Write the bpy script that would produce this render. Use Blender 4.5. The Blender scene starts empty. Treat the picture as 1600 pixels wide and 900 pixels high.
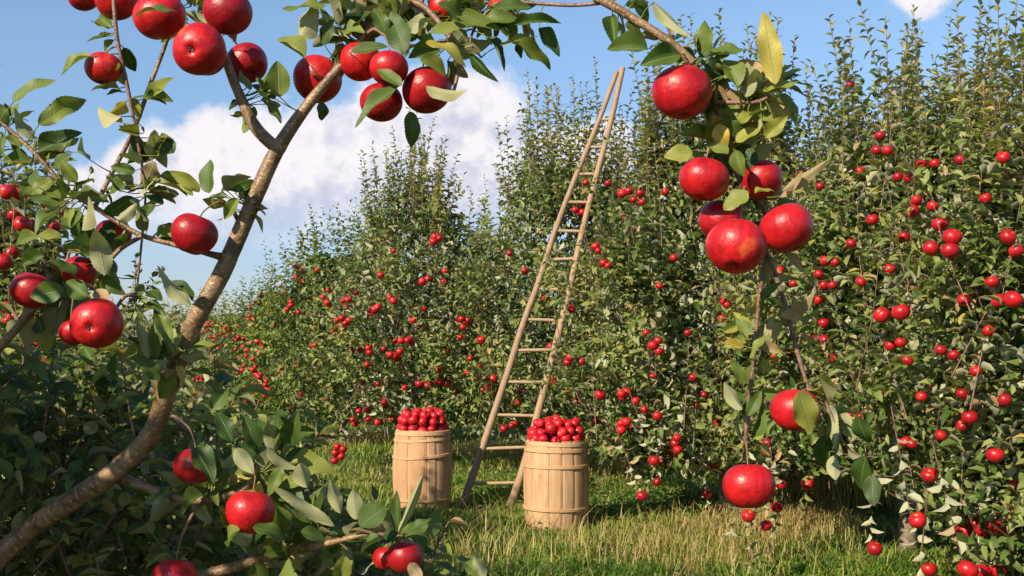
import bpy, math
import numpy as np
from mathutils import Vector
R_ = math.radians
rng = np.random.default_rng(11)
scene = bpy.context.scene
COL = scene.collection

# ------------------------------------------------------------------ camera, light, exposure
F = 1800.0; CAMZ = 1.5; PITCH = math.atan(80.0 / F)
cam = bpy.data.cameras.new('camera'); camo = bpy.data.objects.new('camera', cam); COL.objects.link(camo)
cam.sensor_width = 36; cam.lens = 36 * F / 1600.0
camo.location = (0, 0, CAMZ); camo.rotation_euler = (math.pi / 2 + PITCH, 0, 0)
cam.clip_start = 0.05; cam.clip_end = 2000
scene.camera = camo
SUN_AZ, SUN_EL = R_(-41), R_(32)          # the sun is behind the camera, to its left
SUN = np.array([math.sin(SUN_AZ) * math.cos(SUN_EL), -math.cos(SUN_AZ) * math.cos(SUN_EL), math.sin(SUN_EL)])
sl = bpy.data.lights.new('sun', 'SUN'); sl.energy = 5.0; sl.angle = R_(0.5); sl.color = (1.0, 0.88, 0.68)
so = bpy.data.objects.new('sun', sl); COL.objects.link(so)
so.rotation_euler = Vector(SUN).to_track_quat('Z', 'Y').to_euler(); so.location = (-8, -10, 12)
scene.view_settings.view_transform = 'Standard'; scene.view_settings.look = 'None'
scene.view_settings.gamma = 1; scene.view_settings.exposure = 0.68
SKY_STRENGTH = 0.056
CLOUD = 11.2

# world: Nishita sky with a bank of cumulus fixed in the sky
W = bpy.data.worlds.new('World'); scene.world = W; W.use_nodes = True
nt = W.node_tree; N = nt.nodes; L = nt.links; N.clear()
def wn(t, **k):
    n = N.new(t)
    for a, b in k.items(): setattr(n, a, b)
    return n
def wm(op, a, b=None, c=None):
    n = N.new('ShaderNodeMath'); n.operation = op
    for i, v in enumerate((a, b, c)):
        if v is None: continue
        if isinstance(v, (int, float)): n.inputs[i].default_value = v
        else: L.new(v, n.inputs[i])
    return n.outputs[0]
sky = wn('ShaderNodeTexSky', sky_type='NISHITA', sun_disc=False)
sky.sun_elevation = SUN_EL; sky.sun_rotation = math.atan2(SUN[0], SUN[1]); sky.air_density = 1.15; sky.dust_density = 0.1; sky.ozone_density = 1.3
tc = wn('ShaderNodeTexCoord'); sx = wn('ShaderNodeSeparateXYZ'); L.new(tc.outputs['Generated'], sx.inputs[0])
yy = wm('MAXIMUM', sx.outputs[1], 0.05)
u = wm('DIVIDE', sx.outputs[0], yy); v = wm('DIVIDE', sx.outputs[2], yy)
def wnoise(scale, detail, du=0.0, dv=0.0, rough=0.55):
    c = wn('ShaderNodeCombineXYZ'); L.new(wm('ADD', u, du), c.inputs[0]); L.new(wm('ADD', v, dv), c.inputs[1])
    n = wn('ShaderNodeTexNoise'); n.inputs['Scale'].default_value = scale; n.inputs['Detail'].default_value = detail
    n.inputs['Roughness'].default_value = rough; L.new(c.outputs[0], n.inputs['Vector']); return n.outputs[0]
lobes = [(742,178,84),(680,200,100),(600,245,120),(500,270,120),(400,270,115),(330,235,72),(290,290,110),(200,300,80),
         (140,318,60),(700,270,120),(800,290,90),(870,270,85),(925,255,75),(600,330,100),(450,335,95),(1450,-45,62),(1000,330,80)]
m = None
for (px, py, r) in lobes:
    du = wm('SUBTRACT', u, (px - 800) / F); dv = wm('SUBTRACT', v, (530 - py) / F)
    d = wm('SQRT', wm('ADD', wm('MULTIPLY', du, du), wm('MULTIPLY', dv, dv)))
    e = wm('SUBTRACT', 1.0, wm('DIVIDE', d, r / F))
    m = e if m is None else wm('SMOOTH_MAX', m, e, 0.12)
n1 = wnoise(13, 9, rough=0.62); n2 = wnoise(13, 9, 0.010, -0.014, rough=0.62); n3 = wnoise(3.2, 3)
m = wm('ADD', m, wm('MULTIPLY', wm('SUBTRACT', n1, 0.5), 1.9))
mr = wn('ShaderNodeMapRange', interpolation_type='SMOOTHSTEP'); L.new(m, mr.inputs[0])
mr.inputs[1].default_value = -0.16; mr.inputs[2].default_value = 0.26
fade = wn('ShaderNodeMapRange', interpolation_type='SMOOTHSTEP'); L.new(v, fade.inputs[0])
fade.inputs[1].default_value = 0.055; fade.inputs[2].default_value = 0.135
alpha = wm('MULTIPLY', wm('MULTIPLY', mr.outputs[0], fade.outputs[0]), 0.96)
# billow relief: sunward side brighter, base greyer
relief = wm('MULTIPLY', wm('SUBTRACT', n2, n1), 4.2)
hgt = wn('ShaderNodeMapRange'); L.new(v, hgt.inputs[0]); hgt.inputs[1].default_value = 0.06; hgt.inputs[2].default_value = 0.21
lit = wm('ADD', wm('ADD', wm('MULTIPLY', hgt.outputs[0], 0.75), relief), wm('MULTIPLY', wm('SUBTRACT', n3, 0.45), 1.6))
lr = wn('ShaderNodeMapRange', interpolation_type='SMOOTHSTEP'); L.new(lit, lr.inputs[0]); lr.inputs[1].default_value = -0.1; lr.inputs[2].default_value = 0.95
cc = wn('ShaderNodeMix', data_type='RGBA'); L.new(lr.outputs[0], cc.inputs[0])
cc.inputs[6].default_value = (0.60 * CLOUD, 0.63 * CLOUD, 0.78 * CLOUD, 1); cc.inputs[7].default_value = (1.0 * CLOUD, 0.945 * CLOUD, 0.96 * CLOUD, 1)
mx = wn('ShaderNodeMix', data_type='RGBA'); L.new(alpha, mx.inputs[0]); sk = wn('ShaderNodeMix', data_type='RGBA', blend_type='MULTIPLY'); sk.inputs[0].default_value = 1; hz_ = wn('ShaderNodeMapRange'); L.new(v, hz_.inputs[0]); hz_.inputs[1].default_value = 0.0; hz_.inputs[2].default_value = 0.28
tint = wn('ShaderNodeMix', data_type='RGBA'); L.new(hz_.outputs[0], tint.inputs[0]); tint.inputs[6].default_value = (0.72, 0.86, 1.38, 1); tint.inputs[7].default_value = (1.28, 1.44, 1.66, 1); L.new(tint.outputs[2], sk.inputs[7])
L.new(sky.outputs[0], sk.inputs[6]); L.new(sk.outputs[2], mx.inputs[6]); L.new(cc.outputs[2], mx.inputs[7])
bg = wn('ShaderNodeBackground'); bg.inputs[1].default_value = SKY_STRENGTH; L.new(mx.outputs[2], bg.inputs[0])
ow = wn('ShaderNodeOutputWorld'); L.new(bg.outputs[0], ow.inputs[0])

# ------------------------------------------------------------------ helpers
FWD = np.array([0, math.cos(PITCH), math.sin(PITCH)]); UP = np.array([0, -math.sin(PITCH), math.cos(PITCH)]); RT = np.array([1.0, 0, 0])
EYE = np.array([0, 0, CAMZ])
def at(px, py, d):
    return EYE + d * (FWD + RT * (px - 800) / F + UP * (450 - py) / F)
def project(P):
    q = P - EYE; d = q @ FWD
    return 800 + F * (q @ RT) / d, 450 - F * (q @ UP) / d, d
def ground(px, py):
    r = FWD + RT * (px - 800) / F + UP * (450 - py) / F
    return EYE + r * (-CAMZ / r[2])
def nz(a):
    a = np.asarray(a, float); return a / np.maximum(np.linalg.norm(a, axis=-1, keepdims=True), 1e-9)
def link(o, parent=None):
    COL.objects.link(o)
    if parent is not None: o.parent = parent
    return o
def tag(o, label=None, cat=None, group=None, kind=None):
    if label: o['label'] = label
    if cat: o['category'] = cat
    if group: o['group'] = group
    if kind: o['kind'] = kind
    return o
def empty(name, loc, parent=None):
    o = bpy.data.objects.new(name, None); o.location = tuple(loc); o.empty_display_size = 0.05
    return link(o, parent)
def mesh_data(name, V, Fs, mats, uv=None, col=None, smooth=True, mi=None):
    """Fs: list of int arrays (n,k)"""
    me = bpy.data.meshes.new(name); V = np.asarray(V, np.float32)
    Fs = [f for f in Fs if len(f)]
    lv = np.concatenate([f.ravel() for f in Fs]).astype(np.int32)
    cnt = np.concatenate([np.full(len(f), f.shape[1], np.int32) for f in Fs])
    st = np.concatenate([[0], np.cumsum(cnt)[:-1]]).astype(np.int32)
    me.vertices.add(len(V)); me.vertices.foreach_set('co', V.ravel())
    me.loops.add(len(lv)); me.loops.foreach_set('vertex_index', lv)
    me.polygons.add(len(cnt)); me.polygons.foreach_set('loop_start', st)
    me.update(calc_edges=True)
    me.polygons.foreach_set('use_smooth', np.full(len(cnt), smooth, bool))
    if uv is not None:
        l = me.uv_layers.new(name='uv'); l.data.foreach_set('uv', np.asarray(uv, np.float32)[lv].ravel())
    if col is not None:
        a = me.color_attributes.new(name='lc', type='FLOAT_COLOR', domain='POINT'); a.data.foreach_set('color', np.asarray(col, np.float32).ravel())
    for mt in (mats if isinstance(mats, (list, tuple)) else [mats]): me.materials.append(mt)
    if mi is not None: me.polygons.foreach_set('material_index', np.asarray(mi, np.int32))
    return me
def mobj(name, V, Fs, mats, parent=None, origin=None, **k):
    V = np.asarray(V, float)
    if origin is not None: V = V - np.asarray(origin)
    o = bpy.data.objects.new(name, mesh_data(name, V, Fs, mats, **k))
    if origin is not None and parent is None: o.location = tuple(origin)
    return link(o, parent)
class Acc:
    def __init__(s): s.V = []; s.F = {}; s.C = []; s.U = []; s.n = 0
    def add(s, V, F, C=None, U=None):
        V = np.asarray(V, float).reshape(-1, 3); F = np.asarray(F, np.int64)
        s.V.append(V); s.F.setdefault(F.shape[1], []).append(F + s.n); s.n += len(V)
        s.C.append(np.zeros((len(V), 4)) if C is None else np.broadcast_to(C, (len(V), 4)))
        s.U.append(np.zeros((len(V), 2)) if U is None else U)
    def build(s, name, mat, parent=None, origin=None, smooth=True):
        return mobj(name, np.concatenate(s.V), [np.concatenate(f) for f in s.F.values()], mat, parent, origin,
                    uv=np.concatenate(s.U), col=np.concatenate(s.C), smooth=smooth)
def catmull(P, n=5):
    P = np.asarray(P, float); Q = np.vstack([2 * P[0] - P[1], P, 2 * P[-1] - P[-2]]); out = []
    for i in range(1, len(Q) - 2):
        for t in np.arange(n) / n:
            a, b, c, d = Q[i - 1], Q[i], Q[i + 1], Q[i + 2]
            out.append(.5 * (2 * b + (c - a) * t + (2 * a - 5 * b + 4 * c - d) * t * t + (3 * b - a - 3 * c + d) * t ** 3))
    out.append(Q[-2]); return np.array(out)
def tube(acc, P, rad, sides=8, smooth=0, knob=0.0, C=None, cap=True):
    PR = np.column_stack([P, np.broadcast_to(rad, len(P))])
    if smooth: PR = catmull(PR, smooth)
    P = PR[:, :3]; r = np.maximum(PR[:, 3], 1e-4); n = len(P)
    T = nz(np.gradient(P, axis=0)); up = np.array([0.13, 0.21, 0.97])
    if abs(T[0] @ up) > .9: up = np.array([1, 0.1, 0])
    A = []; a = nz(np.cross(T[0], up))
    for t in T:
        a = nz(a - t * (a @ t)); A.append(a)
    A = np.array(A); B = np.cross(T, A); th = np.arange(sides) * 2 * math.pi / sides
    rr = r[:, None] * (1 + knob * rng.normal(0, 1, (n, sides)))
    V = P[:, None] + rr[..., None] * (A[:, None] * np.cos(th)[None, :, None] + B[:, None] * np.sin(th)[None, :, None])
    i = np.arange(n - 1)[:, None] * sides; j = np.arange(sides)[None]; k = (j + 1) % sides
    Fq = np.stack([i + j, i + k, i + sides + k, i + sides + j], -1).reshape(-1, 4)
    L_ = np.concatenate([[0], np.cumsum(np.linalg.norm(np.diff(P, axis=0), axis=1))])
    U = np.stack([np.broadcast_to(th / 6.283, (n, sides)), np.broadcast_to(L_[:, None], (n, sides))], -1).reshape(-1, 2)
    acc.add(V.reshape(-1, 3), Fq, C, U)
    if cap:
        for e, s in ((0, -1), (n - 1, 1)):
            ce = P[e] + T[e] * s * r[e] * 0.25
            ring = V[e]; VV = np.vstack([ring, ce]); idx = np.arange(sides)
            f = np.stack([idx, (idx + 1) % sides, np.full(sides, sides)], -1)
            if s < 0: f = f[:, ::-1]
            acc.add(VV, f, C)
def vnoise(x, y, s, seed=0):
    """cheap smooth value noise 0..1"""
    r = np.random.default_rng(seed); G = r.random((64, 64)); x = x / s; y = y / s
    xi = np.floor(x).astype(int); yi = np.floor(y).astype(int); fx = x - xi; fy = y - yi
    fx = fx * fx * (3 - 2 * fx); fy = fy * fy * (3 - 2 * fy)
    g = lambda a, b: G[a % 64, b % 64]
    return (g(xi, yi) * (1 - fx) + g(xi + 1, yi) * fx) * (1 - fy) + (g(xi, yi + 1) * (1 - fx) + g(xi + 1, yi + 1) * fx) * fy

# ------------------------------------------------------------------ materials
class M:
    def __init__(s, name):
        s.m = bpy.data.materials.new(name); s.m.use_nodes = True; s.t = s.m.node_tree; s.t.nodes.clear()
        s.out = s.t.nodes.new('ShaderNodeOutputMaterial')
    def n(s, t, ins=None, **k):
        x = s.t.nodes.new(t)
        for a, b in k.items(): setattr(x, a, b)
        for a, b in (ins or {}).items(): s.set(x, a, b)
        return x
    def set(s, x, a, b):
        if isinstance(b, bpy.types.NodeSocket): s.t.links.new(b, x.inputs[a])
        else: x.inputs[a].default_value = b
    def math(s, op, a, b=0.0, c=0.0): return s.n('ShaderNodeMath', {0: a, 1: b, 2: c}, operation=op).outputs[0]
    def mix(s, f, a, b, mode='MIX'): return s.n('ShaderNodeMix', {0: f, 6: a, 7: b}, data_type='RGBA', blend_type=mode).outputs[2]
    def ramp(s, f, stops):
        x = s.n('ShaderNodeValToRGB', {0: f}); e = x.color_ramp.elements
        for i, (p, c) in enumerate(stops):
            el = e[i] if i < 2 else e.new(p)
            el.position = p; el.color = (*c, 1)
        return x.outputs[0]
    def rng(s, f, a, b, c=0.0, d=1.0): return s.n('ShaderNodeMapRange', {0: f, 1: a, 2: b, 3: c, 4: d}).outputs[0]
    def noise(s, scale, detail=4, vec=None, rough=.5):
        i = {'Scale': scale, 'Detail': detail, 'Roughness': rough}
        if vec is not None: i['Vector'] = vec
        return s.n('ShaderNodeTexNoise', i).outputs[0]
    def coord(s, scale=(1, 1, 1), kind='Object'):
        c = s.n('ShaderNodeTexCoord').outputs[kind]
        return s.n('ShaderNodeMapping', {0: c, 3: scale}).outputs[0]
    def bump(s, h, st, dist=0.01): return s.n('ShaderNodeBump', {'Height': h, 'Strength': st, 'Distance': dist}).outputs[0]
    def done(s, sh): s.t.links.new(sh, s.out.inputs[0]); return s.m

def leaf_material(name, stops, under, veins=True, trans=0.24, rough=0.53, dry=(0.42, 0.29, 0.15)):
    m = M(name); lc = m.n('ShaderNodeAttribute', attribute_name='lc').outputs[0]
    s = m.n('ShaderNodeSeparateColor', {0: lc}); rnd, dr, hue = s.outputs
    base = m.ramp(rnd, stops)
    nm = m.noise(14, 4, m.coord())
    base = m.mix(m.rng(nm, .42, .7, 0, .45), base, m.mix(1.0, base, (1.5, 1.25, .7, 1), 'MULTIPLY'))
    uvn = m.n('ShaderNodeAttribute', attribute_name='uv').outputs['Vector']; su = m.n('ShaderNodeSeparateXYZ', {0: uvn})
    if veins:
        ax = m.math('ABSOLUTE', su.outputs[0])
        mid = m.rng(ax, 0.035, 0.085, 1, 0)
        w = m.math('MULTIPLY', m.math('SUBTRACT', su.outputs[1], m.math('MULTIPLY', ax, 0.16)), 11.0)
        fr = m.math('ABSOLUTE', m.math('SUBTRACT', m.math('FRACT', w), 0.5))
        lat = m.math('MULTIPLY', m.rng(fr, 0.0, 0.13, 1, 0), m.rng(ax, .0, .95, 1, 0))
        vf = m.math('MAXIMUM', mid, m.math('MULTIPLY', lat, 0.55))
        base = m.mix(m.math('MULTIPLY', vf, 0.45), base, (0.20, 0.26, 0.08, 1))
        ns = m.noise(60, 5, m.coord(), .65)
        ed = m.rng(m.math('ADD', ax, m.math('MULTIPLY', m.math('SUBTRACT', ns, .5), 1.6)), 0.9, 1.25)
        base = m.mix(m.math('MULTIPLY', ed, m.rng(hue, .3, .8)), base, (0.20, 0.10, 0.035, 1))
        spot = m.rng(m.noise(150, 3, m.coord()), .66, .74); base = m.mix(m.math('MULTIPLY', spot, .7), base, (0.14, .075, .03, 1))
        hb = m.math('ADD', m.math('MULTIPLY', vf, -1.0), m.math('MULTIPLY', ns, .8))
        nrm = m.bump(hb, .55, .0012)
    base = m.mix(m.rng(dr, .4, .6), base, m.mix(nm, (*dry, 1), (dry[0] * .55, dry[1] * .5, dry[2] * .42, 1)))
    ub = m.mix(m.rng(dr, .4, .6, .78, .15), base, (*under, 1))
    if veins: ub = m.mix(m.math('MULTIPLY', vf, 0.5), ub, (0.40, 0.42, 0.28, 1))
    back = m.n('ShaderNodeNewGeometry').outputs['Backfacing']
    c = m.mix(back, base, ub)
    rg = m.math('ADD', rough, m.math('MULTIPLY', back, .25))
    i = {'Base Color': c, 'Roughness': rg, 'Specular IOR Level': 0.38 if veins else 0.28}
    if veins: i['Normal'] = nrm
    p = m.n('ShaderNodeBsdfPrincipled', i).outputs[0]
    t = m.n('ShaderNodeBsdfTranslucent', {0: m.mix(1.0, base, (1.7, 1.9, .7, 1), 'MULTIPLY')}).outputs[0]
    return m.done(m.n('ShaderNodeMixShader', {0: trans, 1: p, 2: t}).outputs[0])
GREENS = [(0, (0.026, 0.056, 0.010)), (.35, (0.080, 0.125, 0.024)), (.65, (0.20, 0.23, 0.075)), (.9, (0.20, 0.21, 0.05)), (1, (0.36, 0.28, 0.07))]
mat_leaf = leaf_material('apple_leaf_near', [(0, (0.025, 0.060, 0.010)), (.4, (0.068, 0.118, 0.018)), (.7, (0.16, 0.20, 0.035)), (.9, (0.25, 0.25, 0.045)), (1, (0.42, 0.32, 0.06))], (0.38, 0.37, 0.21))
mat_leaf_bg = leaf_material('apple_leaf_orchard', GREENS, (0.48, 0.46, 0.31), veins=False, trans=.2)
mat_leaf_yel = leaf_material('apple_leaf_yellowing', [(0, (0.03, 0.06, 0.012)), (.4, (0.07, 0.12, 0.02)), (.8, (0.15, 0.19, 0.03)), (1, (0.42, 0.33, 0.05))], (0.33, 0.34, 0.16), veins=False, trans=.22)
mat_weed = leaf_material('weed_leaf', [(0, (0.03, 0.08, 0.012)), (.6, (0.07, 0.15, 0.025)), (1, (0.16, 0.2, 0.05))], (0.12, 0.19, 0.08), veins=False)

def bark_material(name, a, b, scale=1.0, gloss=.5):
    m = M(name); c = m.coord((1, 1, 1)); n1 = m.noise(22 * scale, 6, c, .6); n2 = m.noise(140 * scale, 4, c)
    col = m.ramp(n1, [(.36, a), (.62, b)])
    uvn = m.n('ShaderNodeAttribute', attribute_name='uv').outputs['Vector']
    mp = m.n('ShaderNodeMapping', {0: uvn, 3: (9, 160, 1)}).outputs[0]
    le = m.rng(m.noise(1.0, 2, mp), .58, .64); col = m.mix(m.math('MULTIPLY', le, .75), col, (b[0] * 1.7, b[1] * 1.6, b[2] * 1.4, 1))
    lich = m.rng(m.noise(9, 5, c), .62, .70); col = m.mix(m.math('MULTIPLY', lich, .45), col, (0.19, 0.18, 0.10, 1))
    h = m.math('ADD', n1, m.math('MULTIPLY', n2, .5))
    p = m.n('ShaderNodeBsdfPrincipled', {'Base Color': col, 'Roughness': gloss, 'Normal': m.bump(h, .8, .004)})
    return m.done(p.outputs[0])
mat_bark = bark_material('young_bark', (0.095, 0.052, 0.024), (0.27, 0.165, 0.085), 1.5, .40)
mat_bark_bg = bark_material('orchard_bark', (0.08, 0.06, 0.04), (0.20, 0.15, 0.10))
mat_twig = bark_material('twig_bark', (0.10, 0.052, 0.032), (0.22, 0.12, 0.08), 2, .45)
m = M('apple_stem'); mat_stem = m.done(m.n('ShaderNodeBsdfPrincipled', {'Base Color': m.mix(m.noise(60), (0.16, 0.13, 0.04, 1), (0.20, 0.08, 0.04, 1)), 'Roughness': .55}).outputs[0])
m = M('apple_calyx'); mat_calyx = m.done(m.n('ShaderNodeBsdfPrincipled', {'Base Color': m.mix(m.noise(200), (0.05, 0.03, 0.015, 1), (0.15, 0.09, 0.05, 1)), 'Roughness': .8}).outputs[0])
def apple_material(name, fine=True, ca=(0.20, 0.003, 0.007), cb=(0.54, 0.011, 0.014), deep=.55):
    m = M(name); c = m.coord(); oi = m.n('ShaderNodeObjectInfo').outputs['Random']
    off = m.n('ShaderNodeVectorMath', {0: c, 1: m.n('ShaderNodeCombineXYZ', {0: m.math('MULTIPLY', oi, 9.0), 1: m.math('MULTIPLY', oi, 5.0)}).outputs[0]}).outputs[0]
    st = m.n('ShaderNodeMapping', {0: off, 3: (1.6, 1.6, .22)}).outputs[0]
    n1 = m.noise(2.2, 4, st, .6); n2 = m.noise(1.1, 3, off)
    f = m.math('ADD', m.math('MULTIPLY', n1, .6), m.math('MULTIPLY', n2, .55))
    col = m.ramp(f, [(.36, ca), (.72, cb)])
    g = m.n('ShaderNodeSeparateXYZ', {0: c}); rad = m.math('SQRT', m.math('ADD', m.math('MULTIPLY', g.outputs[0], g.outputs[0]), m.math('MULTIPLY', g.outputs[1], g.outputs[1])))
    near = m.math('MULTIPLY', m.rng(m.math('ADD', rad, m.math('MULTIPLY', m.math('SUBTRACT', n1, .5), .5)), .30, .12), m.rng(g.outputs[2], .2, .5))
    col = m.mix(m.math('MULTIPLY', near, .85), col, (0.34, 0.22, 0.05, 1))
    blush = m.math('MULTIPLY', m.rng(n2, .62, .74), m.rng(oi, .5, 1.0)); col = m.mix(m.math('MULTIPLY', blush, .5), col, (0.62, 0.17, 0.04, 1))
    col = m.mix(m.math('MULTIPLY', m.rng(m.math('FRACT', m.math('MULTIPLY', oi, 7.3)), .25, 1.0), deep), col, (0.17, 0.003, 0.010, 1))
    sc = m.rng(m.noise(9, 5, off, .7), .70, .76); col = m.mix(m.math('MULTIPLY', sc, .6), col, (0.20, 0.09, 0.035, 1))
    i = {'Roughness': m.rng(m.noise(6, 4, off), .3, .7, .32, .45), 'Specular IOR Level': .38, 'Coat Weight': .05, 'Coat Roughness': .25}
    if fine:
        vo = m.n('ShaderNodeTexVoronoi', {'Vector': off, 'Scale': 11.0}); d = m.rng(vo.outputs['Distance'], .05, .12, 1, 0)
        col = m.mix(m.math('MULTIPLY', d, .55), col, (0.72, 0.30, 0.17, 1))
        i['Normal'] = m.bump(m.noise(7, 5, off), .10, .02)
    i['Base Color'] = col
    return m.done(m.n('ShaderNodeBsdfPrincipled', i).outputs[0])
mat_apple = apple_material('apple_skin'); mat_apple_bg = apple_material('apple_skin_orchard', False); mat_apple_pick = apple_material('apple_skin_picked', False, (0.30, 0.003, 0.010), (0.60, 0.014, 0.022), .3)

# ------------------------------------------------------------------ leaves
def leaf_template(ts, nx, fold, curl, wave, serr, seed=0, twist=0.0):
    wave = wave * 1.5; curl = curl * 1.25
    r = np.random.default_rng(seed); ts = np.asarray(ts, float); xs = np.linspace(-1, 1, nx)
    w = np.sin(np.pi * np.clip(ts, 0, 1) ** 0.82) ** 0.75; w = w * (1 - .12 * ts); w[0] = w[-1] = 0.012
    ph = r.random(4) * 6.28
    V = []; U = []
    for i, t in enumerate(ts):
        s = 1 + (serr if i % 2 else -serr) * (0 < i < len(ts) - 1)
        asym = 0.04 * math.sin(ph[0] + t * 3)
        for x in xs:
            e = abs(x) > .9
            X = x * w[i] * (s if e else 1) + asym * w[i]
            Z = -curl * t * t + fold * abs(x) * w[i] * .27 + wave * x * x * w[i] * math.sin(ph[1] + t * 9 + (2.1 if x > 0 else 0)) + wave * .6 * math.sin(ph[2] + 5 * t) * t
            Z += twist * t * x * w[i] * .27
            V.append((X, t + .02 * s * (abs(x) ** 2) * w[i], Z)); U.append((x, t))
    n = len(ts); i = np.arange(n - 1)[:, None] * nx; j = np.arange(nx - 1)[None]
    Fq = np.stack([i + j, i + j + 1, i + nx + j + 1, i + nx + j], -1).reshape(-1, 4)
    return np.array(V), Fq, np.array(U)
HI = [leaf_template(np.linspace(0, 1, 25), 7, fo, cu, wa, .045, k, tw) for k, (fo, cu, wa, tw) in enumerate(
      [(.35, .10, .03, 0), (.6, .22, .035, .5), (.2, .30, .05, -.4), (.9, .15, .04, .3), (.15, -.10, .05, .2), (.5, .38, .06, -.7), (1.3, .2, .04, .6), (.3, .05, .02, -.2)])]
MD = [leaf_template(np.array([0, .12, .3, .5, .7, .88, 1]), 5, fo, cu, wa, 0, 20 + k, tw) for k, (fo, cu, wa, tw) in enumerate(
      [(.4, .15, .03, 0), (.8, .25, .03, .6), (.2, .3, .05, -.5), (1.1, .1, .03, .3), (.5, .4, .05, -.6)])]
LO = [leaf_template(np.array([0, .28, .68, 1]), 3, fo, cu, 0, 0, 40 + k, tw) for k, (fo, cu, tw) in enumerate([(.5, .12, 0), (.9, .3, .5), (.3, .42, -.5), (1.2, .2, .3)])]
FR = [leaf_template(np.array([0, .45, 1]), 3, fo, cu, 0, 0, 60 + k) for k, (fo, cu) in enumerate([(.5, .2), (.9, .35)])]
def put_leaves(acc, T, P, D, Nn, Ln, ratio, rnd, dry, hue):
    """many leaves at once; P base, D direction, Nn upper-side normal"""
    P = np.atleast_2d(P); n = len(P)
    if n == 0: return
    D = nz(D); S = nz(np.cross(D, Nn)); Nn = np.cross(S, D); Ln = np.broadcast_to(Ln, n); ratio = np.broadcast_to(ratio, n)
    k = rng.integers(0, len(T), n)
    for q, (TV, TF, TU) in enumerate(T):
        s = np.where(k == q)[0]
        if not len(s): continue
        V = P[s, None] + Ln[s, None, None] * (TV[None, :, 1:2] * D[s, None] + TV[None, :, 2:3] * Nn[s, None] + TV[None, :, 0:1] * ratio[s, None, None] * S[s, None])
        nv = len(TV); Fq = (TF[None] + (np.arange(len(s)) * nv)[:, None, None]).reshape(-1, 4)
        C = np.stack([rnd[s], dry[s], hue[s], np.ones(len(s))], -1)
        acc.add(V.reshape(-1, 3), Fq, np.repeat(C, nv, 0), np.tile(TU, (len(s), 1)))

# ------------------------------------------------------------------ ground
m = M('orchard_ground'); c = m.coord(); n1 = m.noise(.7, 5, c); n2 = m.noise(9, 6, c, .65)
gc = m.mix(m.rng(n1, .35, .65), (0.065, 0.085, 0.022, 1), (0.13, 0.12, 0.045, 1)); gc = m.mix(m.rng(n2, .35, .7), gc, (0.035, 0.035, 0.015, 1))
mat_ground = m.done(m.n('ShaderNodeBsdfPrincipled', {'Base Color': gc, 'Roughness': .95, 'Specular IOR Level': .1, 'Normal': m.bump(n2, .8, .05)}).outputs[0])
gx = np.concatenate([[-900, -300, -100, -40], np.linspace(-20, 20, 81), [40, 100, 300, 900]]); gy = np.concatenate([[-300, -60, -12], np.linspace(-4, 36, 81), [60, 120, 400, 1500]])
def gz(x, y):
    near = np.clip((45 - np.abs(y)) / 20, 0, 1) * np.clip((30 - np.abs(x)) / 10, 0, 1)
    return ((vnoise(x + 50, y + 50, 1.7, 3) - .5) * .07 + (vnoise(x + 50, y + 50, .6, 4) - .5) * .03) * near
GX, GY = np.meshgrid(gx, gy); GZ = gz(GX, GY); nx_ = len(gx); i = np.arange(len(gy) - 1)[:, None] * nx_; j = np.arange(nx_ - 1)[None]
Fq = np.stack([i + j, i + j + 1, i + nx_ + j + 1, i + nx_ + j], -1).reshape(-1, 4)
tag(mobj('ground', np.stack([GX, GY, GZ], -1).reshape(-1, 3), [Fq], mat_ground), kind='structure')

# grass
def grass_mat(name, stops):
    m = M(name); s = m.n('ShaderNodeSeparateColor', {0: m.n('ShaderNodeAttribute', attribute_name='lc').outputs[0]})
    col = m.ramp(s.outputs[0], stops)
    p = m.n('ShaderNodeBsdfPrincipled', {'Base Color': col, 'Roughness': .5, 'Specular IOR Level': .35}).outputs[0]
    t = m.n('ShaderNodeBsdfTranslucent', {0: m.mix(1.0, col, (1.4, 1.5, .8, 1), 'MULTIPLY')}).outputs[0]
    return m.done(m.n('ShaderNodeMixShader', {0: .28, 1: p, 2: t}).outputs[0])
mat_grass = grass_mat('grass_blades', [(0, (0.06, 0.12, 0.014)), (.3, (0.13, 0.22, 0.024)), (.5, (0.25, 0.30, 0.045)), (.75, (0.33, 0.27, 0.08)), (1, (0.50, 0.35, 0.17))])
def blades(acc, x, y, h, wdt, rnd, lean=.45, z0=None):
    n = len(x); z = gz(x, y) if z0 is None else z0; a = rng.random(n) * 6.283; b = a + 1.57 + rng.normal(0, .3, n)
    P = np.stack([x, y, z - .005], -1); S = np.stack([np.cos(a), np.sin(a), 0 * a], -1) * wdt[:, None]
    ld = np.stack([np.cos(b), np.sin(b), 0 * b], -1) * (h * np.abs(rng.normal(lean, .3, n)))[:, None]
    up = np.zeros((n, 3)); up[:, 2] = h
    m_ = P + up * .6 + ld * .35; t_ = P + up * (1 - .15 * rng.random(n))[:, None] + ld
    V = np.stack([P - S, P + S, m_ + S * .75, m_ - S * .75, t_], 1).reshape(-1, 3); k = np.arange(n)[:, None] * 5
    C = np.repeat(np.stack([rnd, rnd, rnd, rnd * 0 + 1], -1), 5, 0)
    acc.V.append(V); acc.C.append(C); acc.U.append(np.zeros((len(V), 2)))
    acc.F.setdefault(4, []).append(np.concatenate([k, k + 1, k + 2, k + 3], 1) + acc.n); acc.F.setdefault(3, []).append(np.concatenate([k + 3, k + 2, k + 4], 1) + acc.n); acc.n += len(V)
def field(n, d0, d1, pw=1.0):
    d = d0 + (d1 - d0) * rng.random(n) ** pw; x = d * (rng.random(n) * 1.1 - .55); return x, d
ga = Acc()
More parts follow.
